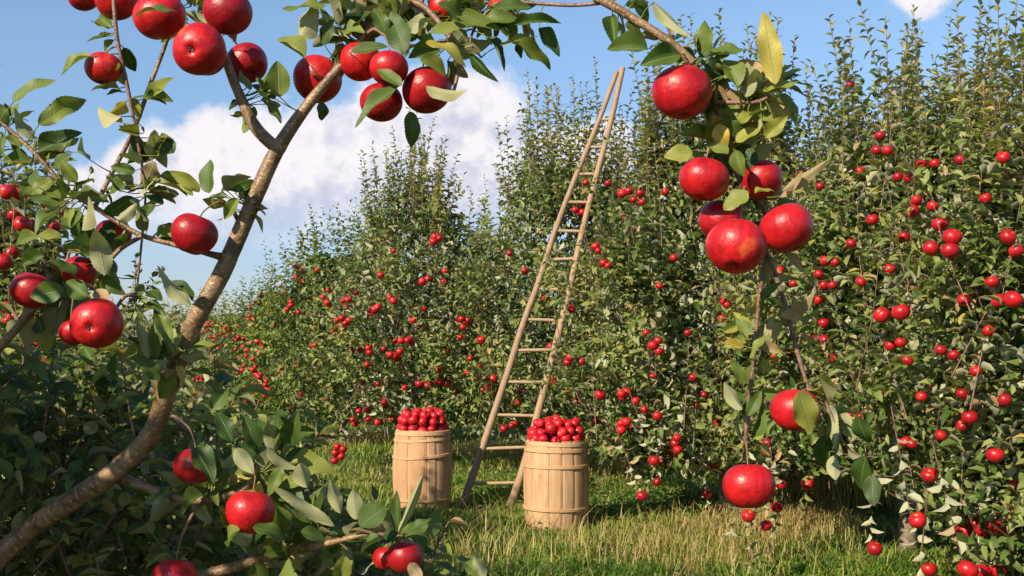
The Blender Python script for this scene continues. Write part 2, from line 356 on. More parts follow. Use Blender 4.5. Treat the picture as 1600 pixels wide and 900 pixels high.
for (n, d0, d1, hh) in ((150000, 6.6, 12.5, .085), (70000, 12.5, 26, .10)):
    x, y = field(n, d0, d1)
    dens = vnoise(x + 30, y + 30, .55, 7) * .6 + vnoise(x + 30, y + 30, .16, 8) * .5
    k = dens > .30; x, y, dens = x[k], y[k], dens[k]
    dryp = vnoise(x + 10, y + 10, 1.1, 9) * .35 + vnoise(x, y + 10, .28, 10) * .4 + vnoise(x, y + 10, .09, 19) * .25
    rnd = np.clip((dryp - .5) * 1.6 + .32 + rng.normal(0, .17, len(x)), 0, 1)
    h = hh * (.2 + 1.1 * dens ** 1.4) * rng.uniform(.4, 1.5, len(x)); blades(ga, x, y, h, rng.uniform(.002, .005, len(x)) * (1 + y / 14), rnd, .8)
x, y = field(16000, 6.6, 14); cl = vnoise(x + 20, y + 20, .33, 31); x, y = x[cl > .52], y[cl > .52]
blades(ga, x, y, rng.uniform(.10, .23, len(x)), rng.uniform(.0022, .004, len(x)), np.clip(rng.normal(.5, .2, len(x)), 0, 1), 1.1)
tag(ga.build('grass', mat_grass, smooth=False), 'short green and yellowing grass covering the orchard floor', 'grass', kind='stuff')
# tall dry grass in patches below the trees
da = Acc()
for (px, py, sx_, sy_, n) in ((1275, 785, .5, .45, 7000), (1370, 785, .45, .5, 4000), (1220, 830, .5, .4, 2000), (950, 742, .35, .4, 1000), (760, 712, .5, .5, 900), (560, 690, 1.0, .8, 1100), (470, 690, .8, 1.2, 900), (1120, 850, .7, .9, 900), (900, 870, .9, .8, 250), (750, 860, .9, .8, 250)):
    g = ground(px, py); x = g[0] + rng.normal(0, sx_ * .6, n); y = g[1] + rng.normal(0, sy_ * .6, n)
    hi = .62 if n > 3500 else .26
    blades(da, x, y, rng.uniform(.3, 1, n) * hi, rng.uniform(.0025, .005, n), np.clip(rng.normal(.86, .12, n), .4, 1), .55)
tag(da.build('dry_grass', mat_grass, smooth=False), 'tall straw coloured dry grass standing in patches under the trees', 'dry grass', kind='stuff')
# broad leaved weeds
wa = Acc(); x, y = field(5200, 7.2, 15, 1.2)
kk = vnoise(x + 3, y + 9, .5, 12) > .55; x, y = x[kk], y[kk]
x = np.concatenate([x, rng.uniform(.6, 2.2, 2600), rng.uniform(-.5, .8, 1200)]); y = np.concatenate([y, rng.normal(10.4, .45, 2600), rng.normal(11.6, .5, 1200)])
P = np.stack([x, y, gz(x, y) + rng.uniform(.0, .09, len(x))], -1); D = nz(np.stack([rng.normal(0, 1, len(x)), rng.normal(0, 1, len(x)), rng.uniform(.1, 1.0, len(x))], -1))
put_leaves(wa, LO, P, D, np.array([0, 0, 1.0]) + rng.normal(0, .3, P.shape), rng.uniform(.025, .06, len(x)), .32, rng.random(len(x)), (rng.random(len(x)) < .04).astype(float), rng.random(len(x)))
tag(wa.build('ground_cover', mat_weed), 'low broad leaved weeds growing among the grass', 'weeds', kind='stuff')

# ------------------------------------------------------------------ orchard trees
ENV_H = np.array([0, .08, .2, .4, .6, .8, .92, 1.0]); ENV_R = np.array([.62, .86, 1, .98, .84, .55, .33, .1])
# x_px, depth, radius, height, shoots, foot, material, description
TREES = [
 (1690, 6.3, 1.32, 3.05, 720, .25, 'g', 'nearest apple tree filling the right edge with apples in clusters', 'nearest tree at right edge'),
 (1410, 8.1, 1.35, 3.35, 720, .58, 'g', 'tall apple tree with long upright shoots against the sky right of the hanging branch', 'tree right of the hanging branch'),
 (1130, 9.9, 1.5, 3.8, 780, .38, 'g', 'broad apple tree standing behind the hanging branch right of the ladder', 'tree behind the hanging branch'),
 (890, 12.3, 1.35, 3.95, 680, .50, 'g', 'apple tree behind the ladder with pale upright shoots', 'tree behind the ladder'),
 (655, 13.6, 1.5, 3.55, 620, .50, 'g', 'pointed apple tree behind the left barrel with its top against the cloud', 'pointed tree behind left barrel'),
 (535, 16.4, 1.4, 3.15, 500, .42, 'y', 'yellowing apple tree left of the pointed tree', 'yellowing tree left of the pointed one'),
 (455, 20.5, 1.5, 2.75, 420, .32, 'y', 'red fruited apple tree further down the row past the yellowing one', 'far tree in the row'),
 (385, 25.0, 1.6, 2.45, 380, .2, 'g', 'distant apple tree in the row just right of the leaning limb', 'distant tree beside the leaning limb'),
 (300, 31.0, 2.0, 2.5, 380, .2, 'g', 'farthest apple tree seen behind the leaning limb', 'farthest tree'),
 (-60, 6.6, 1.05, 2.6, 420, .3, 'g', 'apple tree with small clustered fruit at the left edge', 'tree at left edge'),
 (140, 5.4, .8, 1.5, 300, .2, 'g', 'low leafy apple tree below the sky gap at left', 'low tree at left'),
 (210, 36.0, 2.2, 2.5, 330, .2, 'g', 'small far apple tree on the horizon in the gap at left', 'far tree in left gap'),
 (760, 17.5, 1.5, 3.2, 360, .3, 'g', 'apple tree of the second row hidden between the ladder and the pointed tree', 'tree in the second row'),
 (1010, 14.5, 1.5, 3.3, 360, .3, 'g', 'apple tree of the second row seen between ladder top and hanging branch', 'second row tree by ladder top'),
]
tinfo = []
for (px, d, Rr, H, ns, foot, mk, desc, short) in TREES:
    c = at(px, 530, d); tinfo.append((np.array([c[0], c[1], 0.0]), Rr, H, foot))
def front_depth(px, py):
    """distance along the ray to the first crown envelope"""
    r = FWD + RT * (px - 800) / F + UP * (450 - py) / F; best = None
    for i, (c, Rr, H, foot) in enumerate(tinfo):
        cz = (foot + H) / 2; hz = (H - foot) / 2 * 1.02
        s = np.array([1 / Rr, 1 / Rr, 1 / hz]); o = (EYE - np.array([c[0], c[1], cz])) * s; q = r * s
        A = q @ q; B = 2 * o @ q; Cc = o @ o - 1; dd = B * B - 4 * A * Cc
        if dd > 0:
            t = (-B - math.sqrt(dd)) / (2 * A)
            if t > 0 and (best is None or t < best[0]): best = (t, i)
    return best
# apples of the orchard read off the photograph: x, y, radius in px
AP = """1115 183 10;1103 172 7;1375 212 9;1370 235 9;1387 235 9;1328 133 7;1568 246 11;1440 257 7;1420 278 7;1403 277 7;1281 291 7;1432 313 9;1426 330 11;1457 322 6;
1469 350 13;1488 370 15;1455 388 13;1485 392 14;1413 370 8;1363 343 10;1575 370 13;1588 392 12;1289 407 9;1306 410 7;1279 428 7;1287 446 9;1301 446 8;1279 469 7;1272 530 7;1288 532 9;1287 505 9;1240 443 7;
1378 492 13;1408 488 15;1345 440 6;1506 469 11;1550 440 10;1583 468 15;1560 470 11;1490 555 6;1407 535 8;1391 540 7;1418 563 6;1470 547 8;1545 517 6;1525 580 6;
1515 652 13;1503 665 10;1503 615 6;1570 625 11;1415 690 10;1425 694 8;1555 710 14;1452 743 13;1585 760 12;1434 813 14;1507 831 15;1537 829 13;1559 825 14;1523 818 11;1367 857 12;1452 890 12;1512 890 16;1535 893 13;1560 891 13;
1262 756 10;1220 757 9;1208 718 9;1169 806 11;1197 821 10;1213 792 10;1201 700 8;1268 700 6;1300 560 5;
1055 692 9;1040 702 7;1055 707 8;1050 710 7;1022 720 9;1012 718 6;1035 722 8;1027 753 7;1003 775 9;1105 772 8;1115 728 8;938 617 9;932 657 7;960 670 6;990 668 7;1100 617 6;1088 632 6;1020 588 6;1083 590 7;
887 566 7;861 542 8;893 483 7;862 595 8;752 531 7;621 560 7;617 533 5;680 370 7;677 378 7;686 372 6;693 440 6;660 440 8;668 436 6;615 470 7;590 480 8;586 484 7;595 430 6;943 411 7;950 415 6;930 385 7;935 392 6;1053 403 7;1030 447 6;820 423 6;796 396 5;
915 285 5;950 287 6;972 302 8;983 299 7;1000 302 7;1003 316 6;1040 300 6;990 312 6;655 600 7;668 602 7;685 597 7;700 600 7;718 610 7;715 615 6;765 605 8;770 592 7;776 612 7;812 628 8;810 612 6;573 640 8;600 628 7;603 633 6;555 662 6;575 655 6;590 660 6;611 655 6;597 656 6;
540 505 6;534 497 6;546 500 6;538 512 5;544 468 6;536 470 5;556 457 5;615 392 4;609 465 5;540 480 5;527 500 5;563 547 5;600 545 5;645 500 6;640 530 6;655 512 5;590 600 5;566 598 5;632 655 6;700 548 5;735 560 5;755 610 6;745 590 5;
820 505 6;905 610 6;1130 470 6;1136 476 6;1210 560 7;1075 520 6;1010 520 6;1120 660 7;1345 650 8;1440 620 9;1470 680 9;1330 380 7;1500 250 8;1540 310 9;1390 420 8;
35 350 14;12 300 14;30 301 13;22 335 11;45 352 12;75 323 6;105 334 6;86 355 9;13 500 8;24 494 7;49 493 7;58 537 11;41 531 8;40 548 8;5 410 14;18 395 12;12 480 10;70 570 7;30 590 8"""
APL = [tuple(float(t) for t in s.split()) for s in AP.replace('\n', '').split(';') if s.strip()]
apples_bg = []
for (px, py, r) in APL:
    fd = front_depth(px, py)
    if fd is None: t = 42.0 / r * 1.8; ti = int(np.argmin([abs(t - TREES[i][1]) + abs(px - TREES[i][0]) / 100 for i in range(len(TREES))]))
    else: t, ti = fd
    nat = 0.041 * F / r
    t = t + .02 if t > nat else min(nat, t + .22)
    rad = float(np.clip(r * t / F, .03, .047))
    P = at(px, py, t)
    if P[2] < .06: P[2] = .06
    apples_bg.append((P, rad, ti))
apP = np.array([a[0] for a in apples_bg])
APN = len(apples_bg)

TROOT = {}
def dist0(p): return float(np.linalg.norm(p - EYE))
def grow(i):
    (px, d, Rr, H, ns, foot, mk, desc, short) = TREES[i]; c, Rr, H, foot = tinfo[i]
    r = np.random.default_rng(100 + i); far = d > 15; near = d < 10.5
    root = empty('apple_tree', c); TROOT[i] = root; tag(root, desc, 'apple tree', 'apple trees standing in the orchard rows')
    tr = Acc(); top = np.array([r.normal(0, .12), r.normal(0, .12), H * .62])
    tube(tr, [(0, 0, -.05), (.02, .01, .3), (-.03, .03, .8), top * [1, 1, .66], top], [.075, .06, .05, .038, .02], 9, 4, .04)
    br = Acc(); LIMB = []
    for k in range(11):
        a = k * 2.4 + r.normal(0, .3); z0 = .35 + .12 * k * H / 3.3; s = np.array([0, 0, z0]); ra = Rr * r.uniform(.55, .85) * (1 - .45 * k / 11)
        e = np.array([math.cos(a) * ra, math.sin(a) * ra, min(z0 + r.uniform(.35, 1.0), H * .85)])
        mid = s * .5 + e * .5 + np.array([0, 0, -.08]); tube(br, [s, mid, e], [.03, .02, .009], 6, 4, .04); LIMB.append((s, mid, e))
    # shoots
    h = r.beta(1.15, 1.25, ns) * .97; a = r.random(ns) * 6.283
    lump = 1 + .22 * np.sin(a * 2 + i) * np.cos(h * 7 + i * 2) + .16 * np.sin(a * 5 + h * 11)
    rf = np.interp(h, ENV_H, ENV_R) * Rr * lump * np.where(r.random(ns) < .68, r.uniform(.7, 1.0, ns), r.uniform(.2, .75, ns))
    O = np.stack([np.cos(a) * rf, np.sin(a) * rf, foot + h * (H - foot) * .93], -1)
    out = np.stack([np.cos(a), np.sin(a), 0 * a], -1); upw = (.25 + 1.25 * h + r.normal(0, .3, ns))
    D = nz(out * (.95 - .7 * h)[:, None] + np.array([0, 0, 1.0]) * upw[:, None] + r.normal(0, .28, (ns, 3)))
    sl_ = r.uniform(.22, .48, ns)
    # foliage gathers on separate boughs, leaving shaded hollows between them
    K = 30; kh = r.random(K) * .95; ka = r.random(K) * 6.283; kr = np.interp(kh, ENV_H, ENV_R) * Rr * .82
    KC = np.stack([np.cos(ka) * kr, np.sin(ka) * kr, foot + kh * (H - foot) * .93], -1)
    dk = np.linalg.norm(O[:, None] - KC[None], axis=2); nk = KC[np.argmin(dk, axis=1)]; pull = np.where(h < .8, r.uniform(.3, .8, ns), r.uniform(.05, .4, ns))[:, None]
    O = O * (1 - pull) + nk * pull + (O - nk) * 0
    if i == 4: O[:, :2] *= (1.08 - .55 * h[:, None] ** 1.5)
    tall = (h > .66) & (r.random(ns) < .34) | (r.random(ns) < .03); sl_[tall] = r.uniform(.45, 1.05, tall.sum()) * min(1, H / 3.2)
    D[tall] = nz(D[tall] * .25 + np.array([0, 0, 1.0]) + r.normal(0, .09, (tall.sum(), 3)))
    O[tall, 2] -= .12
    own = [a_[0] - c for a_ in apples_bg if a_[2] == i]       # every apple hangs on a shoot of its own
    if own:
        ow_ = np.array(own); dv = nz(np.column_stack([r.normal(0, .25, len(ow_)), r.normal(0, .25, len(ow_)), np.ones(len(ow_))]))
        lo_ = (ow_[:, 2] < .75)[:, None]; off_ = np.column_stack([r.normal(0, .03, len(ow_)), np.full(len(ow_), .05), np.zeros(len(ow_))])
        O = np.vstack([O, np.where(lo_, ow_ + dv * .42 + off_, ow_ - dv * .3 + off_)]); D = np.vstack([D, np.where(lo_, -dv, dv)])
        sl_ = np.concatenate([sl_, r.uniform(.45, .6, len(ow_))]); tall = np.concatenate([tall, ow_[:, 2] > .8 * H]); ns = len(O)
    bend = nz(np.array([0, 0, 1.0]) + r.normal(0, .3, (ns, 3))); bend[D[:, 2] < -.5] *= .2
    tw = Acc(); step = .034 if near else (.038 if not far else .05)
    PP, DD, NN, LL, TT = [], [], [], [], []
    for q in range(ns):
        n = int(sl_[q] / (step * (.72 if tall[q] else 1))); t = (np.arange(n) + 1) / n
        pt = O[q] + D[q] * (t * sl_[q])[:, None] + bend[q] * (t ** 2 * sl_[q] * .18)[:, None]
        if (q % 3 == 0 or tall[q]) and not far: tube(tw, [O[q] - D[q] * .12, O[q] + D[q] * sl_[q] * .5 + bend[q] * sl_[q] * .045, pt[-1]], [.0042, .003, .0015], 4, 0, cap=False)
        e1 = nz(np.cross(D[q], [.3, .5, .8])); e2 = np.cross(D[q], e1); ph = np.arange(n) * 2.4 + r.random() * 6
        rad_ = e1 * np.cos(ph)[:, None] + e2 * np.sin(ph)[:, None]
        dirs = nz(rad_ * (1.1 - .45 * t)[:, None] + D[q] * (.35 + .45 * t)[:, None] + r.normal(0, .28, (n, 3)) + np.array([0, 0, -.05]))
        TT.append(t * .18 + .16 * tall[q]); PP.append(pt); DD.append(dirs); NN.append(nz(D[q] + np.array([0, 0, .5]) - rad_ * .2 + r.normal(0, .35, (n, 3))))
        LL.append(r.uniform(.055, .10, n) * (1 - .38 * t ** 4) * (1.2 if far else 1.0))
    # interior filler leaves
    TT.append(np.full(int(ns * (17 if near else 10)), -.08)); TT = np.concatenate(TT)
    nf = int(ns * (17 if near else 10)); nf0 = nf; hh = r.random(nf) * .86; aa = r.random(nf) * 6.283; rr = np.interp(hh, ENV_H, ENV_R) * Rr * np.sqrt(r.uniform(.03, .58, nf))
    PP.append(np.stack([np.cos(aa) * rr, np.sin(aa) * rr, foot + hh * (H - foot) * .95], -1)); DD.append(nz(r.normal(0, 1, (nf, 3)) + np.array([0, 0, .3]))); NN.append(nz(r.normal(0, .6, (nf, 3)) + np.array([0, 0, 1])))
    LL.append(r.uniform(.06, .11, nf) * (1.25 if far else 1))
    P = np.concatenate(PP); D_ = np.concatenate(DD); N_ = np.concatenate(NN); Ln = np.concatenate(LL)
    k = P[:, 2] > .03
    # leaves leave the apples free
    Wp = P + D_ * Ln[:, None] * .5 + c
    for (ap, rad, ti) in apples_bg:
        if abs(ap[0] - c[0]) > Rr + 1 or abs(ap[1] - c[1]) > Rr + 1.6: continue
        vdir = nz(EYE - ap); q = Wp - ap; s = np.clip(q @ vdir, -.02, 2.5); dist = np.linalg.norm(q - s[:, None] * vdir, axis=1)
        k &= ~((dist < rad + .008) & (s > -.01) & (r.random(len(P)) < (.72 if rad * F / dist0(ap) > 10 else .55)))
    P, D_, N_, Ln, TT = P[k], D_[k], N_[k], Ln[k], TT[k]; n = len(P)
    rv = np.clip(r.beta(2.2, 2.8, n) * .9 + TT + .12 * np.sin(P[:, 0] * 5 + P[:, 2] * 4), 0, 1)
    dry = (r.random(n) < (.05 if near else .025)).astype(float)
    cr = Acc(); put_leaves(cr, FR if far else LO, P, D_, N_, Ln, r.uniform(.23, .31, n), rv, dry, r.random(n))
    tr.build('trunk', mat_bark_bg, root); br.build('branches', mat_bark_bg, root)
    if tw.n: tw.build('shoots', mat_twig, root)
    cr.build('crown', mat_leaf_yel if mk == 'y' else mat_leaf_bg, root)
    return n
tot = sum(grow(i) for i in range(len(TREES)))
print('leaves', tot)

# ------------------------------------------------------------------ apples
def apple_mesh(nr, na, seed, mat):
    r = np.random.default_rng(seed); ph = np.linspace(0, math.pi, nr); ph = ph + .25 * np.sin(2 * ph) * -.0
    th = np.arange(na) * 2 * math.pi / na; sq = r.uniform(.84, .92); con = r.uniform(.02, .08); p0 = r.random(3) * 6.28
    PH, TH = np.meshgrid(ph, th, indexing='ij')
    rho = np.sin(PH) ** .92 * (1 + con * np.cos(PH)); rho *= 1 + .018 * np.sin(2 * TH + p0[0]) + .012 * np.sin(3 * TH + p0[1]) + .022 * np.clip(-np.cos(PH), 0, 1) * np.cos(5 * TH + p0[2])
    z = sq * np.cos(PH); z = z - np.where(PH < 1.6, .36 * np.exp(-(rho / .27) ** 2), 0) + np.where(PH > 1.6, .17 * np.exp(-(rho / .17) ** 2), 0)
    z += .02 * np.cos(5 * TH + p0[2]) * np.clip(-np.cos(PH), 0, 1) * rho
    V = np.stack([rho * np.cos(TH), rho * np.sin(TH), z], -1).reshape(-1, 3)
    i = np.arange(nr - 1)[:, None] * na; j = np.arange(na)[None]; k = (j + 1) % na
    return mesh_data('apple', V, [np.stack([i + j, i + na + j, i + na + k, i + k], -1).reshape(-1, 4)], mat)
APH = [apple_mesh(40, 48, s, mat_apple) for s in range(4)]
APM = [apple_mesh(18, 22, s, mat_apple_bg) for s in range(4)]
APK = [apple_mesh(18, 22, s, mat_apple_pick) for s in range(4)]
def place_apple(mesh, P, rad, axis, label, group):
    o = bpy.data.objects.new('apple', mesh); o.location = tuple(P); o.scale = (rad, rad, rad)
    q = Vector(axis).to_track_quat('Z', 'Y'); o.rotation_euler = q.to_euler(); tag(o, label, 'apple', group)
    return link(o)
def unique(labels, xs):
    """look-alikes that share a phrase are told apart by their order from the left"""
    ORD = ['leftmost', 'second from left', 'third from left', 'fourth from left', 'fifth from left', 'sixth from left', 'seventh from left', 'eighth from left', 'ninth from left', 'tenth from left']
    out = list(labels)
    for l in set(labels):
        ix = sorted([i for i, q in enumerate(labels) if q == l], key=lambda i: xs[i])
        if len(ix) == 1: continue
        for k, i in enumerate(ix): out[i] = l + ', ' + ('rightmost' if k == len(ix) - 1 else ORD[min(k, 9)])
    return out
PX = np.array([project(a[0])[:2] for a in apples_bg]); lbls = []
for n, (P, rad, ti) in enumerate(apples_bg):
    t = tinfo[ti]; h = P[2] / t[2]; zone = 'top of' if h > .8 else 'upper part of' if h > .6 else 'halfway up' if h > .4 else 'lower part of' if h > .2 else 'lowest part of'
    nb = int((np.linalg.norm(PX - PX[n], axis=1) < 32).sum()) - 1; cl = 'lone' if nb == 0 else ('paired' if nb == 1 else 'clustered')
    dx = P[0] - t[0][0]; sd = 'left side' if dx < -.45 else ('right side' if dx > .45 else 'middle')
    lbls.append('%s apple, %s %s, %s' % (cl, zone, TREES[ti][8], sd))
lbls = unique(lbls, PX[:, 0])
for n, (P, rad, ti) in enumerate(apples_bg):
    ax = nz(np.array([0, 0, 1.0]) + rng.normal(0, .35, 3))
    place_apple(APM[n % 4], P, rad, ax, lbls[n], 'apples on the orchard trees')
# distant fruit, beyond counting
fa = Acc(); base = apple_mesh(8, 9, 1, mat_apple_bg); bv = np.zeros(len(base.vertices) * 3); base.vertices.foreach_get('co', bv); bv = bv.reshape(-1, 3)
bf = np.array([list(p.vertices) for p in base.polygons])
for i, cnt in ((4, 90), (5, 190), (6, 320), (7, 300), (8, 120), (3, 70), (2, 90), (1, 60), (13, 50), (12, 40)):
    c, Rr, H, foot = tinfo[i]
    for q in range(cnt // 5):
        a = rng.uniform(math.pi, 2 * math.pi); h = rng.beta(1.3, 2.0); rr = np.interp(h, ENV_H, ENV_R) * Rr * rng.uniform(.84, .98)
        P = c + np.array([math.cos(a) * rr, math.sin(a) * rr, foot + h * (H - foot) * .9])
        for w in range(rng.integers(1, 4)):
            fa.add(bv * rng.uniform(.034, .043) + P + rng.normal(0, .05, 3), bf)
tag(fa.build('distant_apples', mat_apple_bg), 'countless tiny red apples dotting the far orchard trees', 'apples', kind='stuff')

# ------------------------------------------------------------------ barrels
def wood_material(name, a, b, c_, grain=(22, 22, 1.6)):
    m = M(name); s = m.n('ShaderNodeSeparateColor', {0: m.n('ShaderNodeAttribute', attribute_name='lc').outputs[0]}); rn = s.outputs[0]
    co = m.coord(); off = m.n('ShaderNodeVectorMath', {0: co, 1: m.n('ShaderNodeCombineXYZ', {2: m.math('MULTIPLY', rn, 7.0)}).outputs[0]}).outputs[0]
    g = m.rng(m.noise(2.2, 6, m.n('ShaderNodeMapping', {0: off, 3: grain}).outputs[0], .65), .3, .7); g2 = m.noise(5, 4, off)
    col = m.mix(g, (*a, 1), (*b, 1)); col = m.mix(m.math('MULTIPLY', rn, .75), col, (*c_, 1))
    col = m.mix(m.rng(g2, .5, .75, 0, .4), col, (c_[0] * .62, c_[1] * .6, c_[2] * .6, 1))
    vo = m.n('ShaderNodeTexVoronoi', {'Vector': m.n('ShaderNodeMapping', {0: off, 3: (5.5, 5.5, 3.2)}).outputs[0], 'Scale': 1.0, 'Randomness': 1.0}).outputs['Distance']
    kn = m.rng(vo, .06, .11, 1, 0); col = m.mix(m.math('MULTIPLY', kn, .75), col, (0.16, 0.075, 0.03, 1))
    ring = m.math('MULTIPLY', m.rng(vo, .11, .2, 1, 0), .3); col = m.mix(ring, col, (0.36, 0.18, 0.08, 1))
    st = m.math('MULTIPLY', m.rng(m.noise(40, 3, m.n('ShaderNodeMapping', {0: off, 3: (1, 1, .1)}).outputs[0]), .6, .75), .35); col = m.mix(st, col, (0.2, 0.11, 0.05, 1))
    gr = m.rng(m.noise(1.3, 5, m.n('ShaderNodeMapping', {0: off, 3: (5, 5, 1.5)}).outputs[0], .65), .5, .68, 0, .45); col = m.mix(gr, col, (0.30, 0.20, 0.13, 1))
    return m.done(m.n('ShaderNodeBsdfPrincipled', {'Base Color': col, 'Roughness': .62, 'Specular IOR Level': .3, 'Normal': m.bump(m.math('ADD', g, m.math('MULTIPLY', st, -1.0)), .5, .003)}).outputs[0])
mat_stave = wood_material('barrel_stave', (0.57, 0.37, 0.215), (0.37, 0.225, 0.12), (0.46, 0.23, 0.10))
mat_hoop = wood_material('barrel_hoop', (0.60, 0.40, 0.22), (0.40, 0.24, 0.12), (0.48, 0.28, 0.13), (4, 4, 50))
mat_pole = wood_material('ladder_pole', (0.36, 0.25, 0.16), (0.20, 0.13, 0.08), (0.38, 0.23, 0.13), (30, 30, 2))
mat_rung = wood_material('ladder_rung', (0.48, 0.35, 0.22), (0.32, 0.21, 0.12), (0.42, 0.28, 0.16), (2, 30, 30))
HB = .715
def brad(z): return .232 + .030 * (1 - ((z - .36) / .36) ** 2)
def make_barrel(px, py, label, tilts, rz, where):
    g = ground(px, py); g[2] = gz(np.array([g[0]]), np.array([g[1]]))[0] - .01
    root = empty('barrel', g); root.rotation_euler = (0, 0, rz); tag(root, label, 'barrel', 'wooden barrels heaped with apples')
    st = Acc(); ns = 12; wd = rng.uniform(.6, 1.35, ns); ed = np.concatenate([[0], np.cumsum(wd)]) / wd.sum() * 2 * math.pi
    zs = np.linspace(0, HB, 15)
    for s in range(ns):
        gap = .0075; aa = np.linspace(ed[s] + gap, ed[s + 1] - gap, 7); jz = rng.uniform(-.004, .004); jr = rng.uniform(-.0015, .0015); V = []
        for z in zs:
            R0 = brad(z) + jr; z_ = z + jz * (z > .5)
            ro = [R0 - .0045] + [R0] * 5 + [R0 - .0045]
            V += [(math.cos(a) * q, math.sin(a) * q, z_) for a, q in zip(aa, ro)] + [(math.cos(a) * (R0 - .014), math.sin(a) * (R0 - .014), z_) for a in aa[::-1]]
        n = 14; i = np.arange(len(zs) - 1)[:, None] * n; j = np.arange(n)[None]; k = (j + 1) % n
        st.add(V, np.stack([i + j, i + k, i + n + k, i + n + j], -1).reshape(-1, 4), (rng.random(), 0, 0, 1))
        tp = (len(zs) - 1) * n; st.F[4][-1] = np.concatenate([st.F[4][-1], np.array([[tp + a, tp + a + 1, tp + 12 - a, tp + 13 - a] for a in range(6)]) + st.n - len(V)])
    st.build('staves', mat_stave, root, smooth=False)
    for (z, hgt, tx, ty, th) in tilts:
        hp = Acc(); na = 64; a = np.arange(na) * 2 * math.pi / na; ext = .0065 * (1 + .4 * np.sin(a * 1 + z * 30)) + th
        zz = z + tx * np.cos(a) + ty * np.sin(a); V = []
        for dz, o in ((-hgt / 2, -.003), (-hgt / 2 + .003, 1), (hgt / 2 - .003, 1), (hgt / 2, -.003)):
            z2 = zz + dz; R0 = np.array([brad(q) for q in z2]) + (ext if o == 1 else -.003); V.append(np.stack([np.cos(a) * R0, np.sin(a) * R0, z2], -1))
        i = np.arange(3)[:, None] * na; j = np.arange(na)[None]; k = (j + 1) % na
        hp.add(np.concatenate(V), np.stack([i + j, i + k, i + na + k, i + na + j], -1).reshape(-1, 4), (rng.random(), 0, 0, 1)); hp.build('hoop', mat_hoop, root, smooth=False)
    bt = Acc(); a = np.arange(32) * 2 * math.pi / 32
    bt.add(np.vstack([np.stack([np.cos(a) * .222, np.sin(a) * .222, a * 0 + HB - .10], -1), [(0, 0, HB - .10)]]), np.stack([np.arange(32), (np.arange(32) + 1) % 32, np.full(32, 32)], -1), (.5, 0, 0, 1)); bt.build('head_board', mat_stave, root, smooth=False)
    # heap of fruit
    lay = [(HB + .012, [(13, .190)], 'bottom row'), (HB + .074, [(13, .182), (6, .09)], 'middle row'), (HB + .130, [(11, .150), (6, .072), (1, 0)], 'top row')]
    todo = []
    for (z, rings, row) in lay:
        for (cnt, rr) in rings:
            p0 = rng.random() * 6
            for q in range(cnt):
                a = p0 + q * 2 * math.pi / cnt + rng.normal(0, .03); r_ = rr + rng.normal(0, .006); lx = math.cos(a) * r_; ly = math.sin(a) * r_
                P = g + np.array([lx, ly, z + rng.normal(0, .011)]); side = 'left' if lx < -.07 else ('right' if lx > .07 else 'middle'); fb = 'front' if ly < 0 else 'back'
                todo.append((P, 'apple in %s of %s barrel heap, %s %s' % (row, where, side, fb)))
    ls = unique([q[1] for q in todo], [project(q[0])[0] for q in todo])
    for (P, _), l in zip(todo, ls): place_apple(APK[rng.integers(4)], P, rng.uniform(.036, .046), nz(rng.normal(0, 1, 3) + np.array([0, 0, .4])), l, 'apples heaped on the %s barrel' % where)
make_barrel(660, 797, 'left wooden barrel with slanting hoops, set back beside the ladder', [(.690, .035, .004, 0, .002), (.635, .022, .012, .004, .003), (.495, .026, .018, .004, .003), (.115, .024, .0, .002, .003)], .3, 'left')
make_barrel(869, 824, 'right wooden barrel with level hoops, nearer and overlapping the ladder foot', [(.690, .03, 0, .003, .001), (.645, .030, .003, .002, .004), (.515, .028, -.003, 0, .003), (.185, .026, 0, .002, .003)], 1.4, 'right')

# ------------------------------------------------------------------ ladder
LD = lambda py: 10.35 + (790 - py) / 685 * .95
lr_ = [(721, 792), (745, 725), (770, 652), (794, 580), (818, 505), (842, 440), (866, 365), (900, 275), (936, 188), (964, 112)]
rr_ = [(797, 792), (820, 725), (839, 652), (858, 580), (877, 505), (893, 440), (909, 365), (932, 275), (955, 188), (973, 106)]
root = empty('ladder', at(760, 790, 10.35)); inv = np.array(root.location)
tag(root, 'tall tapering wooden orchard ladder leaning into the tree between the barrels', 'ladder')
def topt(L_): return [at(x, y, LD(y)) - inv for x, y in L_]
a_ = Acc(); tube(a_, topt(lr_), np.linspace(.037, .024, 10), 10, 4, .025, (.2, 0, 0, 1)); a_.build('rail', mat_pole, root)
a_ = Acc(); tube(a_, topt(rr_), np.linspace(.039, .026, 10), 10, 4, .025, (.7, 0, 0, 1)); a_.build('rail', mat_pole, root)
def rail_x(L_, y):
    ys = [p[1] for p in L_][::-1]; xs = [p[0] for p in L_][::-1]; return float(np.interp(y, ys, xs))
for y in (187, 230, 272, 316, 361, 405, 452, 500, 547, 597, 649, 700, 755):
    x0, x1 = rail_x(lr_, y), rail_x(rr_, y); tl = rng.uniform(-1.5, 1.5); a_ = Acc()
    A = at(x0 - 4, y + tl, LD(y)) - inv; B = at(x1 + 4, y - tl, LD(y)) - inv
    tube(a_, [A, A * .65 + B * .35, A * .35 + B * .65, B], [.013, .016, .016, .013], 8, 3, .02, (rng.random(), 0, 0, 1)); a_.build('rung', mat_rung, root)

